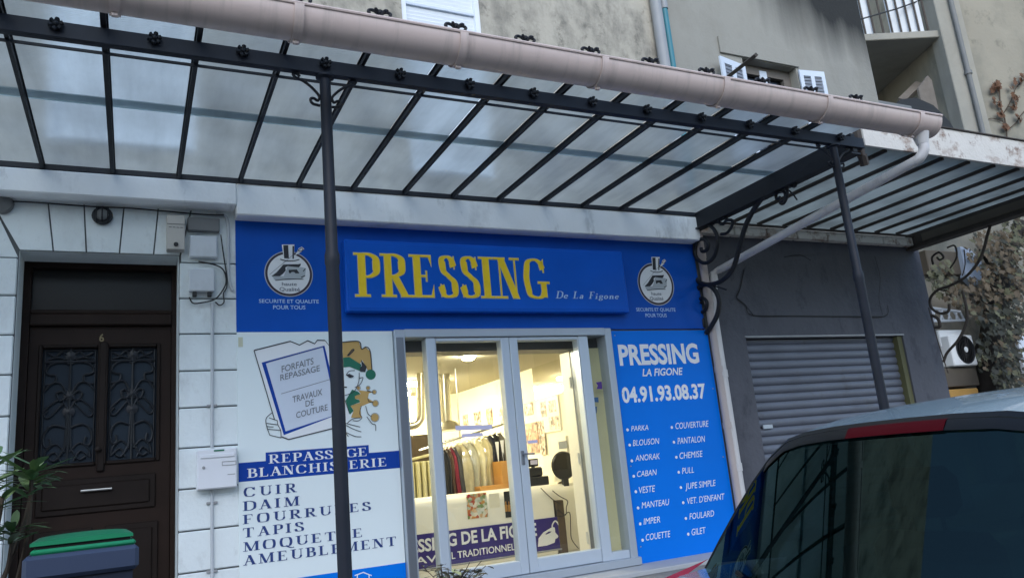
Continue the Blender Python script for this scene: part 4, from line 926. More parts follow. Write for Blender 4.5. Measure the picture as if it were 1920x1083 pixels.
c = F(930, 908, 2.0); m = MB(); m.box(c.x - .25, c.x + .3, 1.98, 2.2, cz - .05, cz + .06, .004); tag(m.build('carton', 'orange_card'), 'low tan carton lying behind the counter under the garments', 'box')
def icable(label, pts, y):
    m = MB(); m.tube(smooth_path([F(a, b, y) for a, b in pts], 5), .006, 6); tag(m.build('cable', 'cable'), label, 'cable')
icable('tangled black cable hanging from the counter beside the wooden post', [(1036, 919), (1050, 930), (1064, 938), (1062, 950), (1060, 965), (1046, 955), (1044, 966), (1056, 966), (1068, 960), (1070, 990), (1072, 1010), (1085, 1028)], CY - .05)
icable('thin dark cable running down from the cash register', [(1014, 914), (1028, 928), (1040, 938), (1052, 945)], CY - .03)
# ducts
DYY = 3.3
def duct(name, label, pts, r, y, hood=None):
    t = thing(name, label, 'duct', tuple(F(*pts[0], y)))
    m = MB(); m.tube(smooth_path([F(a, b, y) for a, b in pts], 4), r, 16)
    for k in range(1, 4):
        p = F(pts[0][0] + (pts[1][0] - pts[0][0]) * k / 4, pts[0][1] + (pts[1][1] - pts[0][1]) * k / 4, y); m.lathe([(r + .008, -.01), (r + .008, .01)], p, 'z', 16)
    m.build('tube', 'duct', t, True)
    if hood:
        c = F(*hood, y); m = MB(); m.lathe([(r, .14), (r * 1.5, .12), (r * 2.6, 0), (r * 2.5, -.01)], c, 'z', 20); m.build('hood', 'duct', t, True)
duct('ventilation_duct', 'silver ventilation duct with a cone hood above the garment rail', [(829, 672), (832, 740), (835, 792)], .105, DYY, (838, 806))
duct('ventilation_duct', 'thin silver duct with an elbow seen through the left side light', [(788, 690), (789, 765), (788, 785), (778, 796), (755, 800)], .06, 3.0)
m = MB(); c = F(782, 880, 2.9); m.box(c.x - .35, c.x + .25, 2.9, 3.4, .06, F(782, 815, 2.9).z, .02); tag(m.build('ironing_machine', 'brown_wood'), 'dark brown pressing machine half seen through the left side light', 'machine')
m = MB(); c = F(800, 850, 2.6); m.tube([(c.x - .5, 2.6, c.z - .1), (c.x + .2, 2.6, c.z)], .02, 8)
for k in range(6): m.box(c.x - .4 + .09 * k, c.x - .34 + .09 * k, 2.45, 2.75, c.z - .8, c.z - .1, .02)
tag(m.build('coat_stand', 'film_yellow'), 'stand with pale wrapped linen in front of the dark pressing machine', 'coat stand')
# garment rail and garments
GY = 2.6
r0, r1 = F(822, 833, GY), F(940, 797, GY)
t = thing('garment_rail', 'chrome garment rail sloping behind the glass doors', 'clothes rail', tuple(r0))
m = MB(); m.tube([(r0.x - .3, GY, r0.z - .06), (r1.x + .25, GY, r1.z + .06)], .016, 8); m.build('rail', 'steel', t, True)
m = MB(); m.tube([(r0.x + .35, GY, r0.z + .07), (r0.x + .35, GY, RZ)], .012, 8); m.tube([(r1.x + .1, GY, r1.z + .03), (r1.x + .1, GY, RZ)], .012, 8); m.build('hanger_rod', 'steel', t, True)
GCOL = [('black suit', (.012, .012, .014, 1)), ('charcoal jacket', (.03, .03, .033, 1)), ('brown coat', (.10, .055, .03, 1)), ('burgundy coat', (.20, .012, .03, 1)), ('dark grey coat', (.06, .06, .062, 1)),
        ('beige raincoat', (.55, .48, .32, 1)), ('light grey overcoat', (.45, .44, .38, 1)), ('long ivory dress', (.72, .66, .48, 1)), ('cream raincoat', (.68, .60, .40, 1)), ('navy jacket', (.015, .018, .035, 1)), ('black tuxedo', (.01, .01, .012, 1)), ('olive grey coat', (.12, .11, .08, 1))]
for i, (nm, colr) in enumerate(GCOL):
    mk('cloth_%d' % i, colr, .85, var=.3, scale=9)
    f = (0, .05, .10, .16, .22, .33, .44, .56, .67, .77, .85, .93)[i]; x = r0.x + (r1.x - r0.x) * f; zt_ = r0.z + (r1.z - r0.z) * f
    wid = .06 if i < 5 else .115; L = 1.06 + .1 * math.sin(i * 2.1); dep = .28
    rows = []
    for j in range(9):
        v = j / 8; z = zt_ - .10 - L * v; hw = dep * (.35 + .65 * min(1, v * 5) ** .5) * (1 + .12 * v); rw = wid * (.35 + .65 * min(1, v * 4)) * (1 + .25 * v)
        rows.append([Vector((x + rw * math.cos(th) * (1 + .22 * math.sin(5 * th + i + 2 * v)) + .015 * math.sin(v * 6 + i), GY + hw * math.sin(th) * (1 + .08 * math.sin(7 * th + i)), z)) for th in [2 * math.pi * k / 28 for k in range(29)]])
    near = ['left end of the rail', 'next to the black suit', 'between charcoal and burgundy ones', 'with its red edge among dark suits', 'right of the burgundy one', 'in a clear bag', 'in a clear bag right of the beige one', 'the palest and longest', 'right of the ivory dress', 'open over a white shirt', 'right of the navy one', 'nearest the door stile'][i]
    t = thing('garment', nm + ' on the garment rail, ' + near, 'garment', (x, GY, zt_), 'garments hanging on the rail')
    m = MB(); m.grid(rows); m.build('cloth', 'cloth_%d' % i, t, True)
    m = MB(); m.tube(smooth_path([(x, GY - .2, zt_ - .13), (x, GY, zt_ - .06), (x, GY + .2, zt_ - .13)], 4), .007, 6); m.tube(smooth_path([(x, GY, zt_ - .06), (x + .01, GY, zt_ - .01), (x, GY - .03, zt_ + .03), (x, GY, zt_ + .02)], 4), .004, 6); m.build('hanger', 'steel', t)
    if i in (5, 6, 7, 8):
        q_ = [[Vector((x + (p.x - x) * 1.3 + .01, GY + (p.y - GY) * 1.06, p.z + .03)) for p in rr] for rr in rows]; m = MB(); m.grid(q_); m.build('plastic_bag', 'plastic_wrap', t, True)
    if i in (9, 10): m = MB(); m.face([(x - .02, GY - dep * 1.02, zt_ - .2), (x + .04, GY - dep * 1.02, zt_ - .2), (x + .01, GY - dep * 1.03, zt_ - .55)]); m.build('shirt_front', 'print_white', t)
# right wall: photo boards, mirror, control panel
WX = RX1 - .004
def onwall(q, mt, name, par=None, d=.02, lab=None, cat=None, off=0.0):
    ps = [FX(u, v, WX - off) for u, v in q]; y0, y1 = min(p.y for p in ps), max(p.y for p in ps); z0 = sum(sorted(p.z for p in ps)[:2]) / 2; z1 = sum(sorted(p.z for p in ps)[-2:]) / 2
    m = MB(); m.box(WX - off - d, WX - off, y0, y1, z0, z1); o = m.build(name, mt, par)
    if lab: tag(o, lab, cat)
    return o
bo = onwall([Z1(970, 550), Z1(1165, 485), Z1(1200, 810), Z1(1040, 850)], 'counter', 'photo_board', None, .02, 'white board of fashion photos on the right shop wall', 'photo board')
for q in (((1072, 550), (1135, 535), (1142, 640), (1085, 660)), ((1000, 560), (1045, 550), (1060, 690), (1012, 700)), ((1080, 700), (1165, 680), (1172, 800), (1090, 815))): onwall([Z1(*p) for p in q], 'photo_a', 'photo', bo, .004, off=.021)
onwall([Z1(858, 575), Z1(925, 555), Z1(930, 665), Z1(862, 685)], 'photo_a', 'wall_photo', None, .012, 'black and white photo pinned left of the photo board', 'photo')
onwall([Z1(875, 760), Z1(970, 735), Z1(985, 1020), Z1(890, 1035)], 'photo_b', 'photo_collage', None, .012, 'tall collage of reddish fashion photos above the cash register', 'photo')
onwall([Z1(975, 720), Z1(1030, 740), Z1(1060, 1035), Z1(1010, 1045)], 'photo_a', 'photo_strip', None, .010, 'narrow dark strip of portraits right of the reddish collage', 'photo', .014)
onwall([Z1(628, 610), Z1(668, 595), Z1(680, 745), Z1(636, 755)], 'photo_a', 'wall_photo', None, .012, 'dark framed photo on the wall just left of the door stile', 'photo')
for (q, lab) in ((((290, 680), (328, 672), (330, 770), (298, 775)), 'small hanging portrait above the garments, leftmost of three'), (((390, 655), (445, 645), (440, 775), (398, 780)), 'small hanging portrait above the garments, middle of three'), (((508, 620), (552, 610), (552, 760), (515, 770)), 'small hanging portrait above the garments, rightmost of three')):
    onwall([Z1(*p) for p in q], 'photo_a', 'hanging_portrait', None, .015, lab, 'photo')
onwall([Z1(925, 215), Z1(1190, 150), Z1(1200, 470), Z1(955, 545)], 'mirror', 'wall_mirror', None, .01, 'large mirror high on the right shop wall over the photo board', 'mirror')
cp = onwall([Z1(1120, 885), Z1(1255, 870), Z1(1275, 1035), Z1(1140, 1040)], 'counter', 'control_panel', None, .05, 'white control panel box with a grey screen on the right shop wall', 'control panel')
onwall([Z1(1170, 920), Z1(1245, 915), Z1(1248, 985), Z1(1175, 988)], 'ink_grey', 'screen', cp, .006, off=.052)
# lights
def tube_light(x, y, lab):
    t = thing('ceiling_light', lab, 'ceiling light', (x, y, RZ - .08), 'fluorescent ceiling lights in the shop')
    m = MB(); m.box(x - .62, x + .62, y - .11, y + .11, RZ - .03, RZ - .001, .005); m.build('housing', 'counter', t)
    m = MB(); m.box(x - .6, x + .6, y - .09, y + .09, RZ - .085, RZ - .031, .02); m.build('diffuser', 'tube_light', t)
tube_light(4.1, 3.9, 'bright fluorescent ceiling light seen through the left side light')
tube_light(3.94, 5.4, 'bright fluorescent ceiling light at the back of the shop, seen in the mirror')
m = MB(); c = FZ(878, 670, RZ - .03); t = thing('ceiling_spot', 'round glowing ceiling lamp near the shop door', 'ceiling light', tuple(c))
m.lathe([(.12, .028), (.12, .015), (.09, .01)], c, 'z', 20); m.build('bezel', 'counter', t)
m = MB(); m.lathe([(.09, .012), (.08, -.02), (.04, -.04), (.001, -.045)], c, 'z', 20); m.build('bulb', 'round_light', t, True)

# ------------------------------------------------------------------ glass canopy
CZ = 4.475                 # underside of the rafters
BYm = -2.9
can = thing('glass_canopy', 'dark iron and ribbed glass canopy on two slim posts over the shop', 'canopy', (3, -1.6, 0))
RS, RX = .5975, -.225
rx = [RX + RS * i for i in range(-4, 12)]
YF = -3.40
r_ = MB(); r_.box(rx[0] - .014, rx[0] + .014, YF, -.233, CZ, CZ + .045); r_.box(rx[0] - .026, rx[0] + .026, YF, -.233, CZ + .045, CZ + .052)
r0o = r_.build('rafter', 'iron', can)
for x in rx[1:]: copy_part(r0o, (x - rx[0], 0, 0))
p_ = MB(); p_.sheet(rx[0] + .02, rx[1] - .02, -1.75, -.05, CZ + .054, CZ + .060)
p0 = p_.build('glass_pane', 'canopy_glass', can)
p_ = MB(); p_.sheet(rx[0] + .02, rx[1] - .02, YF + .02, -1.62, CZ + .066, CZ + .072); p1 = p_.build('glass_pane', 'canopy_glass', can)
for i in range(1, 15):
    copy_part(p0, (rx[i] - rx[0], 0, 0)); copy_part(p1, (rx[i] - rx[0], 0, 0))
XE = 7.0
EXa, EXb = FZ(1312, 408, CZ - .02), FZ(1556, 285, CZ - .04)
ex = (EXa.x + EXb.x) / 2
p_ = MB(); p_.sheet(rx[15] + .02, ex + .03, -1.75, -.05, CZ + .054, CZ + .060); p_.build('glass_pane', 'canopy_glass', can)
p_ = MB(); p_.sheet(rx[15] + .02, ex + .03, YF + .02, -1.62, CZ + .066, CZ + .072); p_.build('glass_pane', 'canopy_glass', can)
m = MB(); m.sheet(rx[0], ex - .04, -1.745, -1.62, CZ + .0465, CZ + .0535); m.build('glass_lap', 'canopy_glass', can)
m = MB(); m.box(rx[0], ex - .04, -1.62, -1.606, CZ + .047, CZ + .0535); m.build('glass_edge', 'lap_glass', can)
BT, BB = CZ - .003, F(610, 140, BYm).z
xbe = F(1617, 262, BYm).x
m = MB(); m.box(-4, xbe, BYm - .012, BYm + .012, BB, BT, .003); m.box(-4, xbe, BYm + .012, BYm + .05, BB, BB + .012); m.box(-4, xbe, BYm + .012, BYm + .07, BT - .012, BT); m.build('front_beam', 'beam_paint', can)
ty = FZ(197, 101, CZ - .012).y; m = MB(); m.box(-4, XE - .05, ty - .008, ty + .008, CZ - .02, CZ - .001); m.build('tie_rod', 'iron', can)
m = MB(); m.box(-4, ex - .036, -.232, -.205, zs1 + .002, zs1 + .058, .003); m.build('wall_plate', 'iron', can)
# rosettes on the beam
rosx = [F(u, v, BYm - .02).x for u, v in ((105, 50), (290, 78), (455, 103), (610, 125), (750, 147), (880, 165), (1000, 182), (1110, 195), (1213, 210), (1315, 225), (1405, 237), (1490, 248), (1575, 262))]
def rosette(c, nm):
    m = MB(); c = Vector(c)
    for k in range(6):
        th = math.pi / 3 * k + .3; d = Vector((math.cos(th), 0, math.sin(th)))
        m.tube([c, c + d * .022 + Vector((0, -.018, 0)), c + d * .038 + Vector((0, -.032, 0)), c + d * .042 + Vector((0, -.012, 0))], [.012, .018, .016, .007], 6)
    m.lathe([(.022, 0), (.022, -.03), (.012, -.045), (.001, -.05)], c, 'y', 8)
    return m.build(nm, 'iron', can)
zro = (BT + BB) / 2 + .02
ro = rosette((rosx[0], BYm - .012, zro), 'rosette')
for x in rosx[1:]: copy_part(ro, (x - rosx[0], 0, 0))
# cresting florets standing above the gutter
FYc = -3.37
finx = [F(u, v, FYc).x for u, v in ((400, -15), (560, 8), (712, 30), (855, 58), (985, 80), (1108, 100), (1220, 118), (1325, 135), (1430, 155), (1520, 168), (1605, 187))]
fz_ = F(985, 84, FYc).z + .065
m = MB(); c = Vector((finx[0], FYc, fz_ - .03))
for sgn in (-1, 1):
    m.tube(smooth_path([c + Vector((0, 0, -.05)), c + Vector((sgn * .015, 0, .01)), c + Vector((sgn * .055, 0, .032)), c + Vector((sgn * .085, 0, .02)), c + Vector((sgn * .075, 0, .0))], 4), .012, 6)
    m.tube(smooth_path([c + Vector((0, 0, -.02)), c + Vector((sgn * .03, -.03, .02)), c + Vector((sgn * .045, -.05, .01))], 4), .012, 6)
m.lathe([(.001, -.03), (.022, -.01), (.026, .012), (.001, .028)], c + Vector((0, 0, .02)), 'z', 8); m.tube([c + Vector((0, 0, -.11)), c + Vector((0, 0, 0))], .012, 6)
fo = m.build('floret', 'iron', can)
for x in finx[1:]: copy_part(fo, (x - finx[0], 0, 0))
# posts
xL, xR = F(611, 150, BYm).x, F(1567, 280, BYm).x
for i, x in enumerate((xL, xR)):
    m = MB(); m.lathe([(.075, .0), (.075, .12), (.055, .16), (.048, .2), (.048, 2.85), (.054, 2.87), (.054, 2.93), (.044, 2.97), (.042, BB - .03), (.07, BB - .015), (.07, BB - .001)], (x, BYm + .03, 0), 'z', 18); po = m.build('post', 'beam_paint', can, True)
    m = MB()
    for sg_ in (-1, 1):
        q = [(.045, -.24), (.10, -.23), (.115, -.195), (.09, -.185), (.06, -.20), (.05, -.16), (.10, -.10), (.16, -.055), (.22, -.03), (.24, -.005), (.21, -.0), (.19, -.02)]
        m.tube(smooth_path([(x + sg_ * a, BYm + .03, BB + b - .01) for a, b in q], 4), .011, 6)
    m.build('scroll_bracket', 'iron', po, True)
# deep end beam from the wall to the front beam, with its scrollwork
EXa, EXb = FZ(1312, 408, CZ - .02), FZ(1556, 285, CZ - .04)
ex = (EXa.x + EXb.x) / 2
m = MB(); m.box(ex - .035, ex + .035, BYm + .012, -.02, CZ - .17, CZ + .052, .006); m.box(ex - .07, ex + .07, BYm + .012, -.02, CZ - .19, CZ - .171); m.build('end_beam', 'iron', can)
m = MB(); SX = ex
def scr(pts, r=.02, k=6): m.tube(smooth_path([FX(u, v, SX) for u, v in pts], k), r * 1.35, 8)
def Z5(x, y): return (1290 + x / 4.515, 400 + y / 4.515)
scr([(1436, 362), (1412, 395), (1396, 429), (1386, 466), (1373, 506), (1350, 528), (1323, 533), (1305, 523), (1296, 500)], .024)
scr([Z5(*p) for p in ((165, 80), (230, 150), (252, 240), (230, 350), (180, 410), (120, 415), (70, 370), (55, 300), (85, 230), (140, 220), (172, 260), (160, 310), (120, 320), (110, 290))], .019)
scr([Z5(*p) for p in ((60, 690), (90, 630), (150, 600), (220, 640), (262, 730), (250, 850), (200, 950), (155, 1010))], .024)
scr([Z5(*p) for p in ((60, 690), (55, 790), (100, 840), (150, 810), (160, 750), (125, 715), (95, 735), (110, 765))], .018)
scr([Z5(*p) for p in ((90, 850), (120, 900), (130, 960), (100, 975), (85, 930))], .024)
scr([Z5(*p) for p in ((330, 40), (270, 40), (265, 80), (300, 90), (325, 60), (375, 60), (370, 110), (330, 165), (280, 175))], .015)
def Z6(x, y): return (1260 + x / 3.008, 200 + y / 3.008)
scr([Z6(*p) for p in ((610, 510), (590, 520), (590, 490), (630, 480), (640, 520), (610, 540), (630, 545), (650, 500), (645, 460), (620, 440))], .014)
scr([Z6(*p) for p in ((645, 460), (660, 440), (690, 450), (700, 425), (680, 410), (665, 425))], .014)
scr([Z6(*p) for p in ((655, 470), (680, 490), (705, 525))], .007)
scr([Z5(*p) for p in ((215, 615), (260, 625), (325, 645))], .008)
m.build('scroll_bracket', 'iron', can, True)

# gutter along the front with its downpipe
GYc = -3.50
gz_t, gz_b = F(1100, 101, GYc - .09).z, F(1100, 168, GYc - .02).z
gr_ = (gz_t - gz_b) * .55; gc = Vector((0, GYc, gz_t - .045))
gxe = F(1750, 228, GYc - .05).x
gut = thing('gutter', 'beige half round gutter along the front edge of the glass canopy', 'gutter', (3, GYc, gc.z))
m = MB()
def halfpipe(m, x0, x1, r, t=.006, top=.0):
    rows = []
    for x in (x0, x1):
        o = [Vector((x, gc.y + r * math.cos(th), gc.z + (r * 1.12) * math.sin(th) + (.0))) for th in [math.pi + math.pi * k / 18 for k in range(19)]]
        i = [Vector((x, gc.y + (r - t) * math.cos(th), gc.z + (r * 1.12 - t) * math.sin(th))) for th in [2 * math.pi - math.pi * k / 18 for k in range(19)]]
        rows.append(o + i + [o[0]])
    m.grid(rows); m.face(rows[0][:-1]); m.face(rows[1][:-1])
halfpipe(m, -4, gxe, gr_)
for s_ in (-1,): m.tube([(-4, gc.y - gr_, gc.z + .006), (gxe, gc.y - gr_, gc.z + .006)], .014, 8)
m.build('trough', 'gutter', gut, True)
for u, v in ((215, 0), (558, 40), (865, 92), (1128, 135), (1355, 172), (1548, 205), (1720, 232)):
    x = F(u, v, GYc - .08).x; m = MB(); halfpipe(m, x - .032, x + .032, gr_ + .012); m.box(x - .02, x + .02, gc.y - .01, gc.y + .02, gc.z - gr_ * 1.12 - .035, gc.z - gr_ * 1.12 - .008, .004); m.build('joint_collar', 'gutter', gut, True)
oo = F(1728, 262, GYc); jt = F(1338, 512, -.11)
m = MB(); gp = gc.z - gr_ * 1.1
P1 = Vector((oo.x, GYc, gp)); 
m.tube([P1 + Vector((0, 0, .02)), P1 + Vector((0, 0, -.1))], [.085, .056], 14)
pts = [P1 + Vector((0, 0, -.06)), P1 + Vector((0, 0, -.16)), P1 + Vector((-.03, .05, -.24)), Vector((jt.x + .05, -.18, jt.z + .03)), jt]
m.tube(smooth_path(pts[:3], 5) + smooth_path([pts[2] * .97 + pts[3] * .03, pts[3]], 3) + [jt, jt + Vector((0, 0, -.15))], .052, 14)
m.build('downpipe', 'downpipe_white', gut, True)
pb = MB(); xa = F(1338, 600, -.1).x
pts = [(jt.x, -.10, jt.z), (F(1341, 600, -.1).x, -.10, F(1341, 600, -.1).z), (F(1384, 880, -.1).x, -.10, F(1384, 880, -.1).z), (F(1384, 880, -.1).x, -.10, 0)]
t = thing('downpipe', 'white vertical downpipe below the slanting pipe, beside the grey garage wall', 'downpipe', (pts[1][0], -.1, 0))
pb.tube(pts, .05, 14)
for u, v in ((1358, 700), (1383, 875)):
    c = F(u, v, -.1); pb.lathe([(.06, -.05), (.06, .05)], (pts[1][0] + (pts[2][0] - pts[1][0]) * (c.z - pts[1][2]) / (pts[2][2] - pts[1][2]), -.1, c.z), 'z', 14)
pb.build('tube', 'downpipe_white', t, True)
x2 = (F(1316, 470, -.08).x + F(1372, 880, -.08).x) / 2 + .01
t = thing('downpipe', 'beige vertical downpipe squeezed against the edge of the bright blue panel', 'downpipe', (x2, -.08, 0))
m = MB(); m.tube([(x2, -.08, zs0 + .12), (x2, -.08, 0)], .055, 14)
for z in (1.6, 2.35, 3.3, 3.95): m.lathe([(.064, -.04), (.064, .04)], (x2, -.08, z), 'z', 14)
m.build('tube', 'downpipe_beige', t, True)

# upper pipes at the party wall
def vpipe(name, label, pts, r, mt, y=-.1):
    t = thing(name, label, 'pipe', tuple(F(*pts[-1], y))); m = MB(); q = [F(a, b, y) for a, b in pts]; x = sum(p.x for p in q) / len(q)
    m.tube([(x, y, q[0].z + 2.5), (x, y, q[-1].z - 1.8)], r, 12); m.build('tube', mt, t, True); return t, x, q
vpipe('drain_pipe', 'fat grey drain pipe on the upper wall left of the teal pipe', [(1224, 0), (1252, 130)], .085, 'grey_pvc')
t, x, q = vpipe('drain_pipe', 'teal painted pipe on the upper wall over the gutter', [(1246, 20), (1262, 130)], .05, 'teal_pipe', -.08)
m = MB(); z = F(1246, 18, -.08).z; m.tube([(x, -.08, z), (x, -.08, z + 2.4)], .062, 12); m.build('grey_upper_length', 'grey_pvc', t, True)

# ------------------------------------------------------------------ neighbouring building: grey garage below, smooth plaster above
X2 = F(1628, 100, .02).x
nb = thing('neighbour_building', 'smooth grey plaster building above a dark purple grey garage front with a roller shutter', 'building', (9.5, 0, 0))
wz = [F(1400, 112, .02), F(1492, 130, .02)]
wn = (F(1398, 150, .02).x, F(1496, 150, .02).x, 5.2, F(1450, 120, .02).z)
m = MB(); m.wall(XB + .001, X2, 4.4, 13, .02, .35, [wn]); m.box(XB + .15, X2, .351, 7, 3.2, 13); m.build('upper_wall', 'dark_top_plaster', nb)
gx0, gx1, gzt = F(1398, 632).x, F(1685, 630).x, F(1540, 630.5).z
gxr = (F(1725, 460).x + F(1778, 750).x) / 2
m = MB(); m.wall(XB + .001, gxr, 0, 4.42, .0, .4, [(gx0, gx1 + .1, 0, gzt)]); m.box(XB + .15, gx0, .41, 3.5, 0, 3.2); m.box(gx1 + .1, gxr, .41, 3.5, 0, 3.2); m.box(gx0, gx1 + .1, 1.5, 3.5, 0, 3.2); m.build('garage_wall', 'garage_paint', nb)
m = MB(); W2 = [(1392, 500), (1398, 520), (1386, 535), (1380, 560), (1396, 572), (1412, 590), (1440, 592), (1560, 592), (1655, 592), (1660, 575)]
# cracked edge of an old painted sign on the plaster: a shallow raised skim
P_ = [F(u, v) for u, v in ((1395, 505), (1388, 540), (1381, 558), (1398, 572), (1412, 591), (1658, 593), (1664, 572), (1660, 500), (1610, 480), (1540, 478), (1470, 482))]
m.prism([(p.x, p.z) for p in P_], -.012, -.0005); m.build('plaster_patch', 'garage_paint', nb)
K = Print(-.0125); K.pen([(1395, 505), (1388, 540), (1381, 558), (1398, 572), (1412, 591), (1500, 592), (1580, 593), (1658, 593), (1664, 572)], .014, 4); K.pen([(1470, 482), (1500, 478), (1520, 488)], .012); K.pen([(1640, 480), (1650, 520), (1648, 560), (1655, 590)], .010); K.build('crack', 'soot', nb)
m = MB(); n_ = 34; rows = []
for i in range(n_ * 5 + 1):
    z = gzt * i / (n_ * 5); ph = (i % 5) / 5; rows.append([Vector((gx0 - .02, .12 - .022 * math.sin(math.pi * ph), z)), Vector((gx1 + .02, .12 - .022 * math.sin(math.pi * ph), z))])
m = MB(); pitch = .118; k = 0; rows = []
z = .0
while z < gzt:
    for dz, dy in ((0, 0), (.006, -.012), (.03, -.026), (.06, -.03), (.09, -.024), (.108, -.012), (.112, .004)):
        rows.append([Vector((gx0 - .02, .14 + dy, z + dz)), Vector((gx1 - .005, .14 + dy, z + dz))])
    z += pitch
m.grid([r for r in rows if r[0].z < gzt]); m.build('roller_shutter', 'roller', nb, True)
m = MB(); c = F(1432, 800, .1); m.box(c.x - .02, c.x + .16, .085, .11, c.z - .03, c.z + .03, .006); m.build('shutter_lock', 'alu', nb)
m = MB(); m.box(gx0 - .02, gx1 + .12, -.014, .1, gzt - .002, gzt + .022, .004); m.build('lintel_strip', 'grey_pvc', nb)
m = MB(); m.box(gx1 - .004, gx1 + .097, .03, .2, 0, gzt - .003); m.build('shutter_guide', 'jamb_yellow', nb)
# upper window with its open white shutters
m = MB(); m.box(wn[0], wn[1], .24, .3, wn[2], wn[3]); wo_ = m.build('window', 'window_dark', nb)
m = MB(); e = .06
for q in ((wn[0], wn[0] + e, wn[2], wn[3]), (wn[1] - .16, wn[1], wn[2], wn[3]), (wn[0] + e, wn[1] - .16, wn[3] - .16, wn[3]), ((wn[0] + wn[1]) / 2 - .05, (wn[0] + wn[1]) / 2 + .05, wn[2], wn[3] - .16)): m.box(q[0], q[1], .17, .239, q[2], q[3])
m.build('window_frame', 'old_wood', wo_)
m = MB(); cc = F(1432, 152, .2); m.box(cc.x - .1, cc.x + .06, .16, .2, cc.z - .5, cc.z + .16, .01); m.build('hanging_cloth', 'shutter_blue', wo_)
m = MB(); aa, b2 = F(1372, 92, .0), F(1500, 122, .0); m.box(wn[0] - .45, wn[1] + .06, -.012, .019, wn[3] + .01, wn[3] + .30, .006); m.build('lintel', 'smooth_plaster', nb)
def leaf_shutter(x0, x1, yh0, yh1, zt_, nm):
    s_ = MB(); A = Vector((x0, yh0, 0)); Bv = Vector((x1, yh1, 0)); d = (Bv - A); n = Vector((-d.y, d.x, 0)).normalized() * .03
    def pl(f0, f1, z0, z1, mbx):
        a_, b_ = A + d * f0, A + d * f1
        vs = [a_ + Vector((0, 0, z0)), b_ + Vector((0, 0, z0)), b_ + Vector((0, 0, z1)), a_ + Vector((0, 0, z1))]
        mbx.mesh(vs + [v + n for v in vs], [(0, 1, 2, 3), (7, 6, 5, 4), (0, 4, 5, 1), (1, 5, 6, 2), (2, 6, 7, 3), (3, 7, 4, 0)])
    z0 = zt_ - 1.5
    for f0, f1, a_, b_ in ((0, .14, z0, zt_), (.86, 1, z0, zt_), (.43, .57, z0, zt_ - .1), (.14, .86, zt_ - .1, zt_), (.14, .86, zt_ - .78, zt_ - .70)): pl(f0, f1, a_, b_, s_)
    so = s_.build('shutter', 'shutter_blue', nb)
    s_ = MB(); z = z0
    A = A + n * .35; n = n * .5
    while z < zt_ - .12: pl(.14, .86, z, z + .045, s_); z += .06
    s_.build('shutter_louvre', 'shutter_slat', so)
zs_ = F(1365, 104, -.2).z
leaf_shutter(F(1350, 105, -.16).x, wn[0] - .01, -.16, -.03, zs_, 'l')
leaf_shutter(wn[1] + .01, F(1548, 140, -.12).x, -.03, -.10, F(1520, 130, -.1).z, 'r')
m = MB(); a_ = F(1420, 102, -1.35); b_ = F(1362, 146, -.1); b_ = Vector((b_.x, 0.03, a_.z - .55)); 
a_ = F(1418, 103, -.9); b_ = F(1355, 152, -.02)
m.tube([b_, a_], .035, 4); t = tag(m.build('iron_bar', 'rusty_iron'), 'rusty iron bar sticking out in front of the upper shutters', 'bar')

# ------------------------------------------------------------------ rusty neighbouring canopy on the right
RY_ = -2.85
rf0 = F(1618, 245, RY_); rfb = F(1620, 272, RY_).z; rft = F(1800, 246, RY_).z
RZc = rfb + .02
rc = thing('rusty_canopy', 'old canopy with a peeling white rusted front edge right of the glass canopy', 'canopy', (9.5, -1.4, 0))
rxe = (F(1728, 447, -.1).x + FZ(1920, 377, RZc - .1).x) / 2
m = MB(); m.box(rf0.x, 18, RY_, RY_ + .03, rfb, rft, .004); m.box(rf0.x, 18, RY_ + .03, RY_ + .12, rft - .02, rft); m.build('front_edge', 'rusty_white', rc)
m = MB(); m.box(rf0.x - .02, 18, RY_ - .02, RY_ + .14, rft + .001, rft + .02, .004); m.build('edge_cap', 'rusty_iron', rc)
m = MB(); m.sheet(ex + .09, rxe, RY_ + .05, -.02, RZc + .045, RZc + .052); m.build('roof_sheet', 'old_glass', rc)
rr_ = MB(); rr_.box(ex + .2, ex + .235, RY_ + .12, -.1, RZc - .0, RZc + .042); ro_ = rr_.build('rafter', 'rusty_iron', rc)
n_ = int((rxe - ex - .3) / .5)
for i in range(1, n_ + 1): copy_part(ro_, (.5 * i, 0, 0))
za, zb_ = F(1400, 428, -.12).z, F(1400, 447, -.12).z
m = MB(); x = ex + .12; k = 0
while x < rxe - .1:
    w_ = .62 + .12 * math.sin(k * 3.1); m.box(x, min(x + w_, rxe) - .025, -.12, -.001, RZc - .17, RZc - .03, .01); x += w_; k += 1
m.build('wall_trim', 'rusty_white', rc)
m = MB(); m.box(ex + .1, rxe, -.16, -.13, RZc - .03, RZc + .0); m.build('wall_plate', 'rusty_iron', rc)
m = MB(); m.box(rxe - .05, rxe + .05, RY_ + .03, .0, RZc - .20, RZc + .04, .006); m.box(rxe - .1, rxe + .1, RY_ + .03, .0, RZc - .23, RZc - .201); m.build('end_beam', 'rusty_iron', rc)
m = MB(); m.box(rxe - .06, rxe - .052, RY_ + .1, -.3, RZc - .15, RZc - .02); m.build('beam_stiffener', 'brown_sheet', rc)
m = MB(); m.box(rf0.x - .06, rf0.x + .0, RY_ + .02, RY_ + .1, rfb - .12, rft - .05, .01); m.tube([(rf0.x - .03, RY_ + .05, rfb - .10), (rf0.x + .02, RY_ + .08, rfb - .20)], .05, 8); m.build('corner_bracket', 'rusty_iron', rc)
m = MB(); SX = rxe
def scr(pts, r=.02, k=6): m.tube(smooth_path([FX(u, v, SX) for u, v in pts], k), r * .85, 8)
def Z4(x, y): return (1720 + x / 2.85, 380 + y / 2.85)
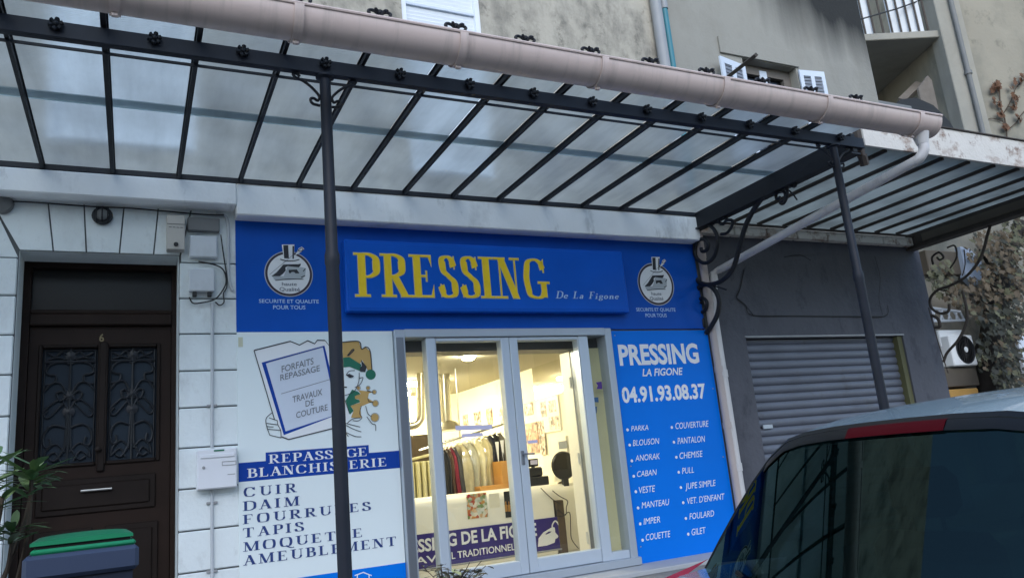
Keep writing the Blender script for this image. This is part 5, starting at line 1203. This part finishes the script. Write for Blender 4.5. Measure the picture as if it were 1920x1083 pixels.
scr([Z4(*p) for p in ((405, 75), (375, 170), (340, 290), (270, 385), (180, 440), (110, 465), (70, 510), (75, 560), (120, 590), (165, 580), (170, 540))], .026)
scr([Z4(*p) for p in ((85, 330), (80, 290), (115, 265), (140, 290), (120, 305), (105, 290))], .02)
scr([Z4(*p) for p in ((240, 470), (262, 560), (262, 640), (220, 730), (160, 800), (140, 850))], .026)
scr([Z4(*p) for p in ((175, 350), (210, 290), (200, 230), (160, 240))], .016)
scr([Z4(*p) for p in ((250, 250), (255, 330), (240, 390))], .010)
scr([Z4(*p) for p in ((75, 600), (110, 620), (120, 660), (95, 665))], .03)
scr([Z4(*p) for p in ((60, 560), (110, 740), (165, 910))], .010)
m.build('scroll_bracket', 'rusty_iron', rc, True)

# ------------------------------------------------------------------ tall stained building behind the alley, its side wall with the balcony
QY = 4.5
qx = F(1762, 60, QY).x
QN = Vector((-math.sin(rad(22)), -math.cos(rad(22)), 0)); QA = Vector((qx, QY, 0))
def FP(u, v, off=0.0):          # picture point on the turned front wall, off metres in front of it
    r = ray(u, v); return CAM + r * (((QA - CAM).dot(QN) + off) / r.dot(QN))
tb = thing('corner_building', 'tall stained building with a corner pipe and a concrete balcony on its side wall', 'building', (qx, QY, 0))
tb.rotation_euler = (0, 0, rad(-22))
m = MB(); m.box(qx, qx + 16, QY, QY + 10, 0, 22); m.build('wall', 'far_plaster', tb)
m = MB(); pw = F(1830, 200, QY - .1).x - F(1790, 200, QY - .1).x
m.box(qx - .05, qx + .75, QY - .12, QY + .4, 0, 22, .02); m.build('corner_pilaster', 'smooth_plaster', tb)
m = MB(); m.tube([(qx + .42, QY - .2, 3), (qx + .42, QY - .2, 22)], .07, 10); m.lathe([(.1, -.05), (.1, .05)], (qx + .42, QY - .2, F(1785, 145, QY).z), 'z', 10); m.build('downpipe', 'box_grey', tb, True)
bzt, bzb = FP(1690, 60).z, FP(1690, 73).z
m = MB(); m.box(qx - 4.6, qx + .0, QY + .0, QY + 4.2, bzb, bzt, .02)
bal = m.build('balcony', 'smooth_plaster', tb)
m = MB(); bx_ = qx - 4.5
while bx_ < qx - .1:
    m.box(bx_, bx_ + .05, QY + .08, QY + .11, bzt, bzt + 1.35); bx_ += .28
m.box(qx - 4.6, qx - .05, QY + .06, QY + .13, bzt + 1.35, bzt + 1.42); m.build('railing', 'rusty_iron', bal)
for a_, b_ in ((-4.5, -3.0), (-2.25, -1.9), (-1.4, -.35)):
    m = MB(); m.box(qx + a_, qx + b_, QY + .16, QY + .19, bzt + .02, bzt + 1.3); m.build('railing_screen', 'rail_white', bal)
m = MB(); m.box(qx - 7, qx - .06, QY + 4.3, QY + 9, 0, 22); m.build('rear_wing', 'far_plaster', tb)
# things under the balcony
m = MB(); a_, b_ = F(1722, 150, QY + .3), F(1757, 200, QY + .3); P_ = [F(*p, QY + .3) for p in ((1722, 165), (1740, 142), (1747, 150), (1762, 215), (1733, 215))]
m.prism([(p.x, p.z) for p in P_], QY + .3, QY + .36); tag(m.build('shutter_leaf', 'old_wood'), 'weathered grey shutter leaf hanging below the concrete balcony', 'shutter')
m = MB(); a_, b_ = F(1690, 192, QY + 1.2), F(1722, 160, QY + 1.2); m.tube([a_, b_], .16, 4); tag(m.build('slanted_beam', 'old_wood'), 'slanted wooden beam under the balcony, left of the grey shutter leaf', 'beam')
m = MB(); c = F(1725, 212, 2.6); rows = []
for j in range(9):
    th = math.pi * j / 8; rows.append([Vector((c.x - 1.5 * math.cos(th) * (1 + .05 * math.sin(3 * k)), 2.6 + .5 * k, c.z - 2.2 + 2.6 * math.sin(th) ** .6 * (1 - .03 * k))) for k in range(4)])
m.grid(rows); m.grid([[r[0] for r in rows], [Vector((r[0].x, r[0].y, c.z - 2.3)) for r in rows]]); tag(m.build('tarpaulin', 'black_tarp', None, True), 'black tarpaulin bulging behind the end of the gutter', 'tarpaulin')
m = MB(); a_, b_ = F(1650, 203, 2.2), F(1692, 196, 2.2); m.box(a_.x - 1, b_.x + .3, 2.2, 2.5, b_.z - .5, b_.z); tag(m.build('awning_box', 'box_grey'), 'bluish grey awning box at the foot of the side wall below the balcony', 'awning')
cable('washing_line', 'thin dark line slanting across the balcony railing', [(1608, 38), (1650, 26), (1690, 14), (1735, -3)], .022, 'cable', QY + .3)

# alley behind the canopies: back wall with vine, air conditioners, boards
AY = 3.6
m = MB(); xa0, xa1 = F(1730, 600, AY).x - .6, F(1990, 600, AY).x + 6
m.box(xa0, xa1, AY, AY + .4, 0, F(1850, 380, AY).z + .5); tag(m.build('back_wall', 'far_plaster'), 'stained yard wall behind the leafy vine at the right edge', 'wall')
def ac(u0, v0, u1, v1, y, label):
    a_, b_ = F(u0, v0, y), F(u1, v1, y); t = thing('air_conditioner', label, 'air conditioner', (a_.x, y, b_.z))
    m = MB(); m.box(a_.x, b_.x, y, y + .4, b_.z, a_.z, .025); m.build('casing', 'ac_white', t)
    w_, h_ = b_.x - a_.x, a_.z - b_.z; cx, cz_ = a_.x + w_ * .58, b_.z + h_ * .52; r_ = h_ * .46
    m = MB(); m.lathe([(r_, .0), (r_, -.012), (r_ * .92, -.008), (r_ * .9, .0)], (cx, y - .001, cz_), 'y', 28); m.build('fan_disc', 'ac_fan', t)
    m = MB(); m.lathe([(r_ * .2, -.01), (r_ * .2, -.025), (.001, -.028)], (cx, y, cz_), 'y', 16); m.build('fan_hub', 'ac_white', t)
    m = MB()
    for k in range(24):
        th = 2 * math.pi * k / 24; m.tube([(cx + r_ * .22 * math.cos(th), y - .02, cz_ + r_ * .22 * math.sin(th)), (cx + r_ * .96 * math.cos(th), y - .02, cz_ + r_ * .96 * math.sin(th))], .006, 4)
    for q_ in (.45, .7, .95): m.tube([(cx + r_ * q_ * math.cos(2 * math.pi * k / 28), y - .02, cz_ + r_ * q_ * math.sin(2 * math.pi * k / 28)) for k in range(29)], .006, 4, False)
    m.build('fan_grille', 'cable', t)
    return t
ac(1778, 628, 1835, 684, AY - .6, 'white air conditioner with a round dark fan beside the grey garage wall')
m = MB(); a_, b_ = F(1757, 608, AY - .4), F(1812, 652, AY - .4); m.box(a_.x, b_.x, AY - .4, AY - .1, F(1780, 650, AY - .4).z, F(1780, 618, AY - .4).z, .02); tag(m.build('cable_trunking', 'ac_white'), 'white ducting box right above the fan air conditioner', 'ducting')
t = thing('lattice_awning', 'white lattice awning frame above the fan air conditioner', 'awning', tuple(F(1780, 605, AY - .5)))
m = MB()
q4 = [F(*p, AY - .5) for p in ((1746, 577), (1800, 584), (1808, 600), (1748, 602))]
for k in range(9):
    f = k / 8; m.tube([q4[0].lerp(q4[1], f), q4[3].lerp(q4[2], min(1, max(0, f + .12 * (-1) ** k)))], .022, 5)
m.tube(q4 + [q4[0]], .03, 6); m.build('lattice', 'rail_white', t)
m = MB(); a_, b_ = F(1770, 690, AY - .5), F(1838, 722, AY - .5); m.box(a_.x, b_.x, AY - .5, AY - .1, b_.z, a_.z, .02); tag(m.build('sheet_board', 'brown_sheet'), 'brown weathered board under the fan air conditioner', 'board')
m = MB(); a_, b_ = F(1779, 730, AY - .6), F(1840, 756, AY - .6); m.box(a_.x, b_.x, AY - .6, AY - .2, b_.z - .6, a_.z, .02); tag(m.build('plank_box', 'yellow_board'), 'ochre wooden box under the brown board, just over the car roof', 'box')
m = MB(); P_ = [F(*p, AY - .3) for p in ((1800, 462), (1818, 466), (1840, 490), (1855, 505), (1850, 525), (1828, 535), (1812, 520))]; m.prism([(p.x, p.z) for p in P_], AY - .3, AY - .15); tag(m.build('parasol_cloth', 'blue_tarp'), 'pale blue folded cloth hanging among the vine leaves', 'cloth')
m = MB(); a_, b_ = F(1735, 468, AY - .2), F(1805, 515, AY - .2); m.box(a_.x, b_.x, AY - .2, AY, b_.z, a_.z, .02); tag(m.build('wall_cabinet', 'brown_sheet'), 'dull brown cabinet on the yard wall behind the scroll bracket', 'cabinet')
m = MB(); a_, b_ = F(1906, 628, AY - .2), F(1940, 652, AY - .2)
m.box(a_.x, b_.x, AY - .2, AY - .1, b_.z, a_.z, .01); m.box(a_.x, b_.x, AY - .2, AY - .1, F(1906, 700, AY - .2).z, F(1906, 660, AY - .2).z, .01); tag(m.build('street_plate', 'shutter_blue'), 'pale plates half hidden by the vine at the right edge', 'plate')

vine = thing('leafy_vine', 'dry brownish vine with maple like leaves and a dark trunk at the right edge', 'vine', (F(1870, 740, 3).x, 3.0, 0))
rng = random.Random(11)
def leaf(mb, c, s, n, up):
    n = n.normalized(); a = n.cross(up).normalized(); b = a.cross(n)
    out = ((0, -1), (.35, -.62), (.95, -.55), (.62, -.05), (1.0, .45), (.42, .42), (0, 1.1), (-.42, .42), (-1.0, .45), (-.62, -.05), (-.95, -.55), (-.35, -.62))
    w = rng.uniform(.7, 1.1)
    mb.face([c + a * (x * s * w) + b * (y * s) + n * (abs(x) * s * .18) for x, y in out])
fol = MB(); zones = [((1890, 500), 48, 70, 330, 0), ((1850, 470), 40, 40, 120, 0), ((1840, 560), 40, 45, 170, 0), ((1795, 555), 26, 20, 60, 0), ((1765, 520), 26, 35, 80, 1), ((1905, 430), 25, 50, 130, 1), ((1900, 600), 30, 40, 130, 2), ((1880, 690), 20, 50, 130, 2), ((1845, 660), 14, 40, 50, 2), ((1905, 700), 22, 40, 90, 2), ((1910, 545), 30, 40, 100, 0), ((1860, 610), 20, 30, 70, 2), ((1885, 640), 35, 90, 200, 2)]
for (cu, cv), ru, rv, n_, mt_ in zones:
    for i in range(n_):
        th = rng.uniform(0, 2 * math.pi); q_ = rng.uniform(0, 1) ** .6
        y = rng.uniform(2.2, 3.3); c = F(cu + ru * q_ * math.cos(th), cv + rv * q_ * math.sin(th), y)
        fol.m = mt_ if rng.random() < .6 else rng.choice((0, 1, 2))
        leaf(fol, c, rng.uniform(.045, .105), Vector((rng.uniform(-.7, .4), -1, rng.uniform(-.3, .9))), Vector((rng.uniform(-.8, .8), .1, -1)))
fol.build('foliage', ['leaf_dry', 'leaf_vine', 'leaf_dark'], vine)
m = MB(); pth = [F(*p, 3.1) for p in ((1862, 800), (1862, 720), (1858, 650), (1866, 590), (1880, 530), (1896, 470), (1915, 420))]
m.tube(smooth_path([pth[0] - Vector((0, 0, pth[0].z))] + pth, 4), [.36] * 5 + [.33] * 8 + [.26] * 8 + [.15] * 8, 12)
for pts in (((1866, 600), (1840, 560), (1800, 550), (1760, 540)), ((1880, 530), (1850, 490), (1835, 460)), ((1880, 560), (1910, 530), (1930, 500)), ((1860, 660), (1900, 640), (1920, 600))): m.tube(smooth_path([F(*p, 3.0) for p in pts], 4), .045, 6)
m.build('trunk', 'bark', vine, True)
# dead creeper on the stained wall above
cr = thing('dead_creeper', 'dead creeper with a few rusty leaves on the tall stained wall', 'vine', tuple(FP(1890, 250, .15)))
m = MB()
for pts, r_ in (([(1890, 290), (1885, 230), (1876, 200), (1873, 165), (1868, 150)], .022), ([(1880, 215), (1895, 190), (1905, 165), (1925, 145)], .014), ([(1888, 245), (1905, 230), (1915, 215), (1930, 200)], .014), ([(1876, 195), (1866, 190), (1862, 180)], .010), ([(1890, 200), (1900, 200), (1908, 190)], .010), ([(1885, 230), (1862, 222), (1850, 225)], .012)): m.tube(smooth_path([FP(*p, .06) for p in pts], 5), r_, 5)
m.build('stem', 'twig', cr)
m = MB()
for (u, v, s_, n_) in ((1868, 163, 9, 26), (1873, 195, 4, 8), (1878, 215, 5, 10), (1863, 190, 4, 6), (1905, 182, 6, 8), (1885, 235, 6, 12), (1898, 200, 8, 8), (1915, 150, 10, 10), (1912, 222, 8, 8), (1900, 160, 10, 5)):
    for i in range(n_): leaf(m, FP(u + rng.gauss(0, s_ * .5), v + rng.gauss(0, s_ * .6), .12), rng.uniform(.05, .11), Vector((rng.uniform(-.5, .5), -1, rng.uniform(-.4, .4))), Vector((rng.uniform(-1, 1), 0, -1)))
m.build('foliage', 'rust_leaf', cr)

# ------------------------------------------------------------------ wheelie bin and pot plants
yb_ = -4.35
c0, c1 = F(53, 1060, yb_), F(272, 1034, yb_)
bw = c1.x - c0.x; bcx = (c0.x + c1.x) / 2; zt2 = 1.07 - .13
zrim = (F(160, 1036, yb_).z)
bt = thing('wheelie_bin', 'blue wheelie bin with a green lid in front of the dark door', 'bin', (bcx, yb_ + .28, -.13))
bt.rotation_euler = (0, 0, rad(2.5)); bt.location.x -= .035
m = MB(); hb, ht = bw * .36, bw * .45; D0 = .0
lay = [(-.06, .40, .08), (zrim - .16, .475, .0)]
def frus(m, z0, z1, w0, w1, y00, y10, y01, y11):
    vs = [(bcx - w0, y00, z0), (bcx + w0, y00, z0), (bcx + w0, y10, z0), (bcx - w0, y10, z0), (bcx - w1, y01, z1), (bcx + w1, y01, z1), (bcx + w1, y11, z1), (bcx - w1, y11, z1)]
    m.mesh(vs, [(3, 2, 1, 0), (4, 5, 6, 7), (0, 1, 5, 4), (1, 2, 6, 5), (2, 3, 7, 6), (3, 0, 4, 7)])
frus(m, -.08, zrim - .09, hb, ht, yb_ + .1, yb_ + .50, yb_ + .03, yb_ + .55); m.build('body', 'bin_blue', bt)
m = MB(); m.box(bcx - bw / 2, bcx + bw / 2, yb_, yb_ + .6, zrim - .09, zrim + .012, .016); m.build('rim', 'bin_rim', bt)
m = MB()
m.box(bcx - bw * .44, bcx + bw * .47, yb_ + .01, yb_ + .60, zrim + .0125, zrim + .034, .008)
rows = []
for j in range(7):
    y = yb_ + .02 + .58 * j / 6; rows.append([Vector((bcx + bw * .445 * X, y, zrim + .060 + .022 * (1 - X * X) ** .5 * (1 - .3 * j / 6) * (0.4 + .6 * min(1, j / 1.0)))) for X in [math.cos(math.pi * k / 12) for k in range(13)]])
m.grid(rows)
m.grid([[Vector((v.x, v.y, zrim + .048)) for v in rows[0]], rows[0]]); m.grid([[Vector((v.x, v.y, zrim + .048)) for v in rows[-1]], rows[-1]])
m.build('lid', 'bin_green', bt, True)
m = MB(); m.box(bcx - bw * .40, bcx + bw * .42, yb_ + .035, yb_ + .57, zrim + .0345, zrim + .048); m.build('lid_gap', 'rubber', bt)
m = MB(); m.box(bcx + .0, bcx + .12, yb_ + .025, yb_ + .045, zrim - .20, zrim - .145, .004); m.build('label', 'grey_pvc', bt)
for sg_ in (-1, 1):
    m = MB(); m.lathe([(.06, -.03), (.1, -.03), (.1, .03), (.06, .03)], (bcx + sg_ * (hb + .02), yb_ + .52, -.03), 'x', 18); m.build('wheel', 'rubber', bt)
def blade(m, base, d, L, w, droop):
    side = d.cross(Vector((0, 0, 1))); side = side.normalized() if side.length > .01 else Vector((1, 0, 0)); rows = []
    for j in range(6):
        t_ = j / 5; p = base + d * (L * t_) - Vector((0, 0, droop * L * t_ * t_)); ww = w * (.25 + 1.9 * t_ * (1 - t_) * 1.6) * (1 if t_ < 1 else .05)
        rows.append([p - side * ww, p + Vector((0, 0, -.12 * ww)), p + side * ww])
    m.grid(rows)
pl = thing('oleander', 'leafy oleander shrub reaching in front of the dark door at the left edge', 'shrub', (F(-30, 1000, -4.2).x, -4.2, -.13))
m = MB(); fl = MB()
for tip, base in (((70, 872), (-10, 1120)), ((-5, 855), (-60, 1120)), ((25, 990), (-20, 1150)), ((5, 930), (-50, 1100)), ((-20, 1000), (-40, 1150)), ((60, 885), (20, 1130)), ((-12, 890), (-40, 1100))):
    a_, b_ = F(*base, -4.15 + rng.uniform(-.1, .1)), F(*tip, -4.2 + rng.uniform(-.15, .1)); m.tube(smooth_path([a_, a_.lerp(b_, .5) + Vector((.02, 0, 0)), b_], 4), .009, 6)
    dv = (b_ - a_).normalized()
    for i in range(17):
        f = 1 - .2 * rng.random() ** 1.5; p = a_.lerp(b_, f); th = rng.uniform(0, 6.28)
        d = (dv * rng.uniform(.15, .8) + Vector((math.cos(th), math.sin(th), 0)) * 1.0).normalized(); fl.m = 1 if rng.random() < .25 else 0
        blade(fl, p, d, rng.uniform(.11, .20), rng.uniform(.013, .021), rng.uniform(.0, .4))
m.build('stem', 'twig', pl); fl.build('foliage', ['leaf_oleander', 'leaf_pale'], pl)
m = MB(); cpx = F(-30, 1100, -4.2).x; m.lathe([(.16, 0), (.2, .3), (.22, .3), (.22, .34), (.19, .34)], (cpx, -4.2, -.13), 'z', 20); m.build('pot', 'clay', pl)
sp_ = thing('potted_plant', 'small dark leafy potted plant on the step at the foot of the shop door', 'plant', (F(840, 1130, -.7).x, -.7, 0))
m = MB(); fl = MB(); c0 = F(840, 1120, -.72); c0.z = .05
for i in range(34):
    tip = F(rng.uniform(785, 912), rng.uniform(1048, 1095), -.72 + rng.uniform(-.15, .15)); a_ = c0 + Vector((rng.uniform(-.1, .1), rng.uniform(-.05, .05), .0)); m.tube([a_, a_.lerp(tip, .5) + Vector((0, 0, .03)), tip], .004, 5)
    for k in range(9):
        th = rng.uniform(0, 6.28); d = Vector((math.cos(th), math.sin(th), rng.uniform(-.1, .6))).normalized(); fl.m = 1 if rng.random() < .1 else 0
        blade(fl, a_.lerp(tip, rng.uniform(.45, 1)), d, rng.uniform(.08, .14), rng.uniform(.018, .03), .3)
m.build('stem', 'twig', sp_); fl.build('foliage', ['leaf_dark', 'leaf_oleander'], sp_)
m = MB(); m.lathe([(.12, 0), (.15, .12), (.16, .12), (.16, .15), (.13, .15)], (c0.x, -.72, .0), 'z', 18); m.build('pot', 'clay', sp_)

# ------------------------------------------------------------------ the car in front: rear end of a pale blue hatchback
car = thing('parked_car', 'pale blue hatchback seen from behind with a dark rear window at the lower right', 'car', (1.45, -6.68, -.13))
CXo, CYo, CZo = 1.45, -6.68, -.13
def L(x, y, z): return Vector((CXo + x, CYo + y, CZo + z))
B0 = [(.655, 1.06), (.625, 1.15), (.59, 1.235), (.545, 1.325), (.49, 1.40), (.42, 1.447), (.33, 1.463), (.20, 1.470), (.07, 1.472)]
RW = lambda z: .30 + .34 * (z - 1.06) / .44
def rowpts(prof, X, bow=.10):
    pts = [(y, z) for y, z in prof] + [(-y, z) for y, z in reversed(prof)]
    return [L((X(z) if callable(X) else X) - 0 + 0, y, z) for y, z in pts]
bow = lambda y: .13 * (1 - (y / .66) ** 2)
border = [L(RW(z) - bow(y) + .0, y, z) for y, z in B0 + [(-y, z) for y, z in reversed(B0)]]
rim1 = [L(RW(z) - bow(y) + .018, y * 1.012, z + .012) for y, z in B0 + [(-y, z) for y, z in reversed(B0)]]
def ring(X, prof, zo=0): return [L(X, y, z + zo) for y, z in prof + [(-y, z) for y, z in reversed(prof)]]
M1 = [(.76, 1.02), (.745, 1.12), (.72, 1.23), (.69, 1.33), (.65, 1.42), (.58, 1.485), (.46, 1.522), (.28, 1.535), (.1, 1.540)]
M2 = [(.78, 1.0), (.765, 1.12), (.74, 1.24), (.705, 1.36), (.66, 1.45), (.58, 1.51), (.46, 1.54), (.28, 1.555), (.1, 1.56)]
rings = [rim1, ring(.95, M1), ring(1.5, M2), ring(2.1, M2, -.02)]
fr_ = [L(2.55 + .75 * (1.56 - z) / .55, y * (1 - .0), z - .03) for y, z in M2 + [(-y, z) for y, z in reversed(M2)]]
rings.append(fr_)
fine = []
for i in range(len(rings) - 1):
    for k in range(4):
        t_ = k / 4; r0_ = rings[max(i - 1, 0)]; r1_, r2_ = rings[i], rings[i + 1]; r3_ = rings[min(i + 2, len(rings) - 1)]
        fine.append([.5 * ((2 * b) + (c - a) * t_ + (2 * a - 5 * b + 4 * c - d) * t_ * t_ + (3 * b - a - 3 * c + d) * t_ ** 3) for a, b, c, d in zip(r0_, r1_, r2_, r3_)])
fine.append(rings[-1])
nP = len(border); kk = 4
m = MB(); m.grid([r[kk:nP - kk] for r in fine]); m.build('roof', 'car_paint', car, True)
m = MB(); m.grid([r[:kk + 1] for r in fine]); m.build('side_window', 'car_glass', car, True)
m = MB(); m.grid([r[nP - kk - 1:] for r in fine]); m.build('side_window', 'car_glass', car, True)
m = MB(); m.grid([[p + (L(0, 0, 1.1) - p) * .0 for p in fr_], [L(2.62 + .75 * (1.56 - p.z + CZo) / .55, 0 + (p.y - CYo) * .3, p.z - CZo) for p in fr_]]); m.build('windscreen', 'car_glass', car, True)
# rear glass: rows from the bottom edge up to the top, curved across
def half(z):
    for (y0, z0), (y1, z1) in zip(B0, B0[1:]):
        if z0 <= z <= z1: return y0 + (y1 - y0) * (z - z0) / (z1 - z0)
    return B0[0][0] if z < B0[0][1] else B0[-1][0]
rows = []
for j in range(15):
    f = j / 14; row = []
    for k in range(25):
        s_ = -1 + 2 * k / 24; y = .655 * s_
        zt_ = 1.472
        for (y0, z0), (y1, z1) in zip(B0, B0[1:]):
            if y1 <= abs(y) <= y0: zt_ = z1 + (z0 - z1) * (abs(y) - y1) / (y0 - y1)
        zb0 = 1.06 - .10 * (1 - s_ * s_)
        z = zb0 + (zt_ - zb0) * f; row.append(L(RW(z) - bow(y), y, z))
    rows.append(row)
m = MB(); m.grid(rows); rw_ = m.build('rear_window', 'car_glass', car, True)
m = MB(); m.grid([border, rim1]); m.grid([[p + Vector((-.004, 0, .0)) for p in border], [p + Vector((-.006, -(p.y - CYo) * .07, -.02 if p.z - CZo > 1.3 else 0)) for p in border]]); m.build('window_seal', 'car_black', rw_, True)
# spoiler lip with the third brake light
sp = []; red = []
def ztop(y):
    y = abs(y)
    for (y0, z0), (y1, z1) in zip(B0, B0[1:]):
        if y1 <= y <= y0: return z1 + (z0 - z1) * (y - y1) / (y0 - y1)
    return B0[-1][1] if y < .1 else B0[0][1]
def lip(y0, y1, d0, d1, out, n=22):
    rws = []
    for dz, o_ in ((d0, .003), (d0 + .001, out), (d1, out * .9), (d1 + .004, .0)):
        rws.append([L(RW(ztop(y) + dz) - bow(y) - o_, y * (1 - .02), ztop(y) + dz) for y in [y0 + (y1 - y0) * k / n for k in range(n + 1)]])
    return rws
m = MB(); m.grid(lip(-.50, -.20, -.030, -.004, .008)); m.build('spoiler_lip', 'car_black', car, True)
m = MB(); m.grid(lip(.125, .50, -.030, -.004, .008)); m.build('spoiler_lip', 'car_black', car, True)
m = MB(); m.grid(lip(-.199, .124, -.030, -.003, .010)); m.build('brake_light', 'lamp_red', car, True)
# lower body
secs = [(-.02, .60, .42, .70, .58), (.05, .78, .30, .86, .66), (.16, .84, .26, 1.00, .70), (.34, .87, .24, 1.045, .73), (1.0, .89, .22, 1.03, .78), (2.2, .89, .22, 1.01, .80), (3.2, .87, .22, .98, .78), (3.9, .80, .24, .80, .70), (4.1, .66, .30, .62, .55)]
rows = []
for X, hw, zb1, zt1, hwt in secs:
    half_ = [(hw * .86, zb1), (hw, zb1 + .12), (hw, zb1 + (zt1 - zb1) * .55), (hw * .985, zb1 + (zt1 - zb1) * .78), ((hw + hwt) / 2, zt1 - .03), (hwt, zt1), (hwt * .5, zt1 + .012 if X > 2 else zt1 - .02)]
    rows.append([L(X - (.06 * (1 - (y / hw) ** 2) if X < .3 else 0), y, z) for y, z in half_ + [(-y, z) for y, z in reversed(half_)]])
fine = []
for i in range(len(rows) - 1):
    for k in range(3):
        t_ = k / 3; r0_ = rows[max(i - 1, 0)]; r1_, r2_ = rows[i], rows[i + 1]; r3_ = rows[min(i + 2, len(rows) - 1)]
        fine.append([.5 * ((2 * b) + (c - a) * t_ + (2 * a - 5 * b + 4 * c - d) * t_ * t_ + (3 * b - a - 3 * c + d) * t_ ** 3) for a, b, c, d in zip(r0_, r1_, r2_, r3_)])
fine.append(rows[-1])
m = MB(); m.grid(fine); m.face(fine[0]); m.face(fine[-1]); m.build('body', 'car_paint', car, True)
for sg_ in (1, -1):
    m = MB(); q = [L(.10, sg_ * .735, 1.0), L(.16, sg_ * .745, 1.03), L(.40, sg_ * .76, 1.07), L(.20, sg_ * .80, .98), L(.06, sg_ * .79, .90), L(-.0, sg_ * .70, .80), L(-.03, sg_ * .60, .80), L(.02, sg_ * .66, .95)]
    cen = sum(q, Vector()) / len(q) + Vector((-.03, sg_ * .035, .01))
    for i in range(len(q)): m.face([q[i], q[(i + 1) % len(q)], cen])
    m.build('tail_light', 'tail_red', car, True)
m = MB(); m.box(CXo - .075, CXo + .2, CYo - .74, CYo + .74, CZo + .34, CZo + .56, .03); m.build('bumper', 'car_paint', car)
for X in (.75, 3.2):
    for sg_ in (1, -1):
        c = L(X, sg_ * .80, .30); m = MB(); m.lathe([(.20, -.1), (.30, -.1), (.315, -.07), (.315, .07), (.30, .1), (.20, .1)], c, 'y', 28); tw = m.build('wheel', 'tyre', car, True)
        m = MB(); m.lathe([(.2, -.08), (.2, .085), (.12, .1), (.05, .09), (.001, .09)] if sg_ > 0 else [(.2, .08), (.2, -.085), (.12, -.1), (.05, -.09), (.001, -.09)], c, 'y', 20); m.build('rim', 'rim', tw)
# inside: parcel shelf, seats, headrests
m = MB(); m.box(CXo + .35, CXo + .9, CYo - .62, CYo + .62, CZo + .90, CZo + .93, .01); m.build('parcel_shelf', 'car_seat', car)
for y in (-.36, .36):
    for X in (1.0, 1.9):
        m = MB(); m.box(CXo + X, CXo + X + .14, CYo + y - .24, CYo + y + .24, CZo + .45, CZo + 1.1, .05); so = m.build('seat_backrest', 'car_seat', car, True)
        m = MB(); m.box(CXo + X + .01, CXo + X + .12, CYo + y - .13, CYo + y + .13, CZo + 1.15, CZo + 1.32, .04); m.tube([L(X + .06, y - .06, 1.08), L(X + .06, y - .06, 1.18)], .008, 6); m.tube([L(X + .06, y + .06, 1.08), L(X + .06, y + .06, 1.18)], .008, 6); m.build('headrest', 'car_seat', so, True)
m = MB(); c = L(.05, .0, .98); m.lathe([(.05, 0), (.04, -.02), (.02, -.03)], L(.155, 0, .985), 'x', 12); m.tube([L(.15, 0, .99), L(.19, .25, 1.03), L(.235, .42, 1.07)], .010, 6); m.build('rear_wiper', 'car_black', car)

# ------------------------------------------------------------------ unseen houses added across the street to fill reflections and cut frontal sky
ob = thing('added_house_row', 'plain pale house row added across the street, unseen, for the glass to mirror', 'building', (0, -24, 0))
m = MB(); hs_ = [(-17 + 3.4 * i, -15.6 + 3.4 * i, z, z + 1.9) for i in range(11) for z in (1.0, 4.6)]; m.wall(-22, 24, -.13, 8.2, -24, -24.4, hs_); m.box(-22, 24, -32, -24.41, -.13, 8.2); m.build('wall', 'far_plaster', ob)
w0 = MB(); h = hs_[0]; w0.box(h[0], h[1], -24.35, -24.3, h[2], h[3]); w0 = w0.build('window', 'window_dark', ob)
for h in hs_[1:]: copy_part(w0, (h[0] - hs_[0][0], 0, h[2] - hs_[0][2]))
m = MB(); m.xprism([(-32.3, 8.0), (-23.6, 8.0), (-28, 10.2)], -22.3, 24.3); m.build('roof', 'clay', ob)
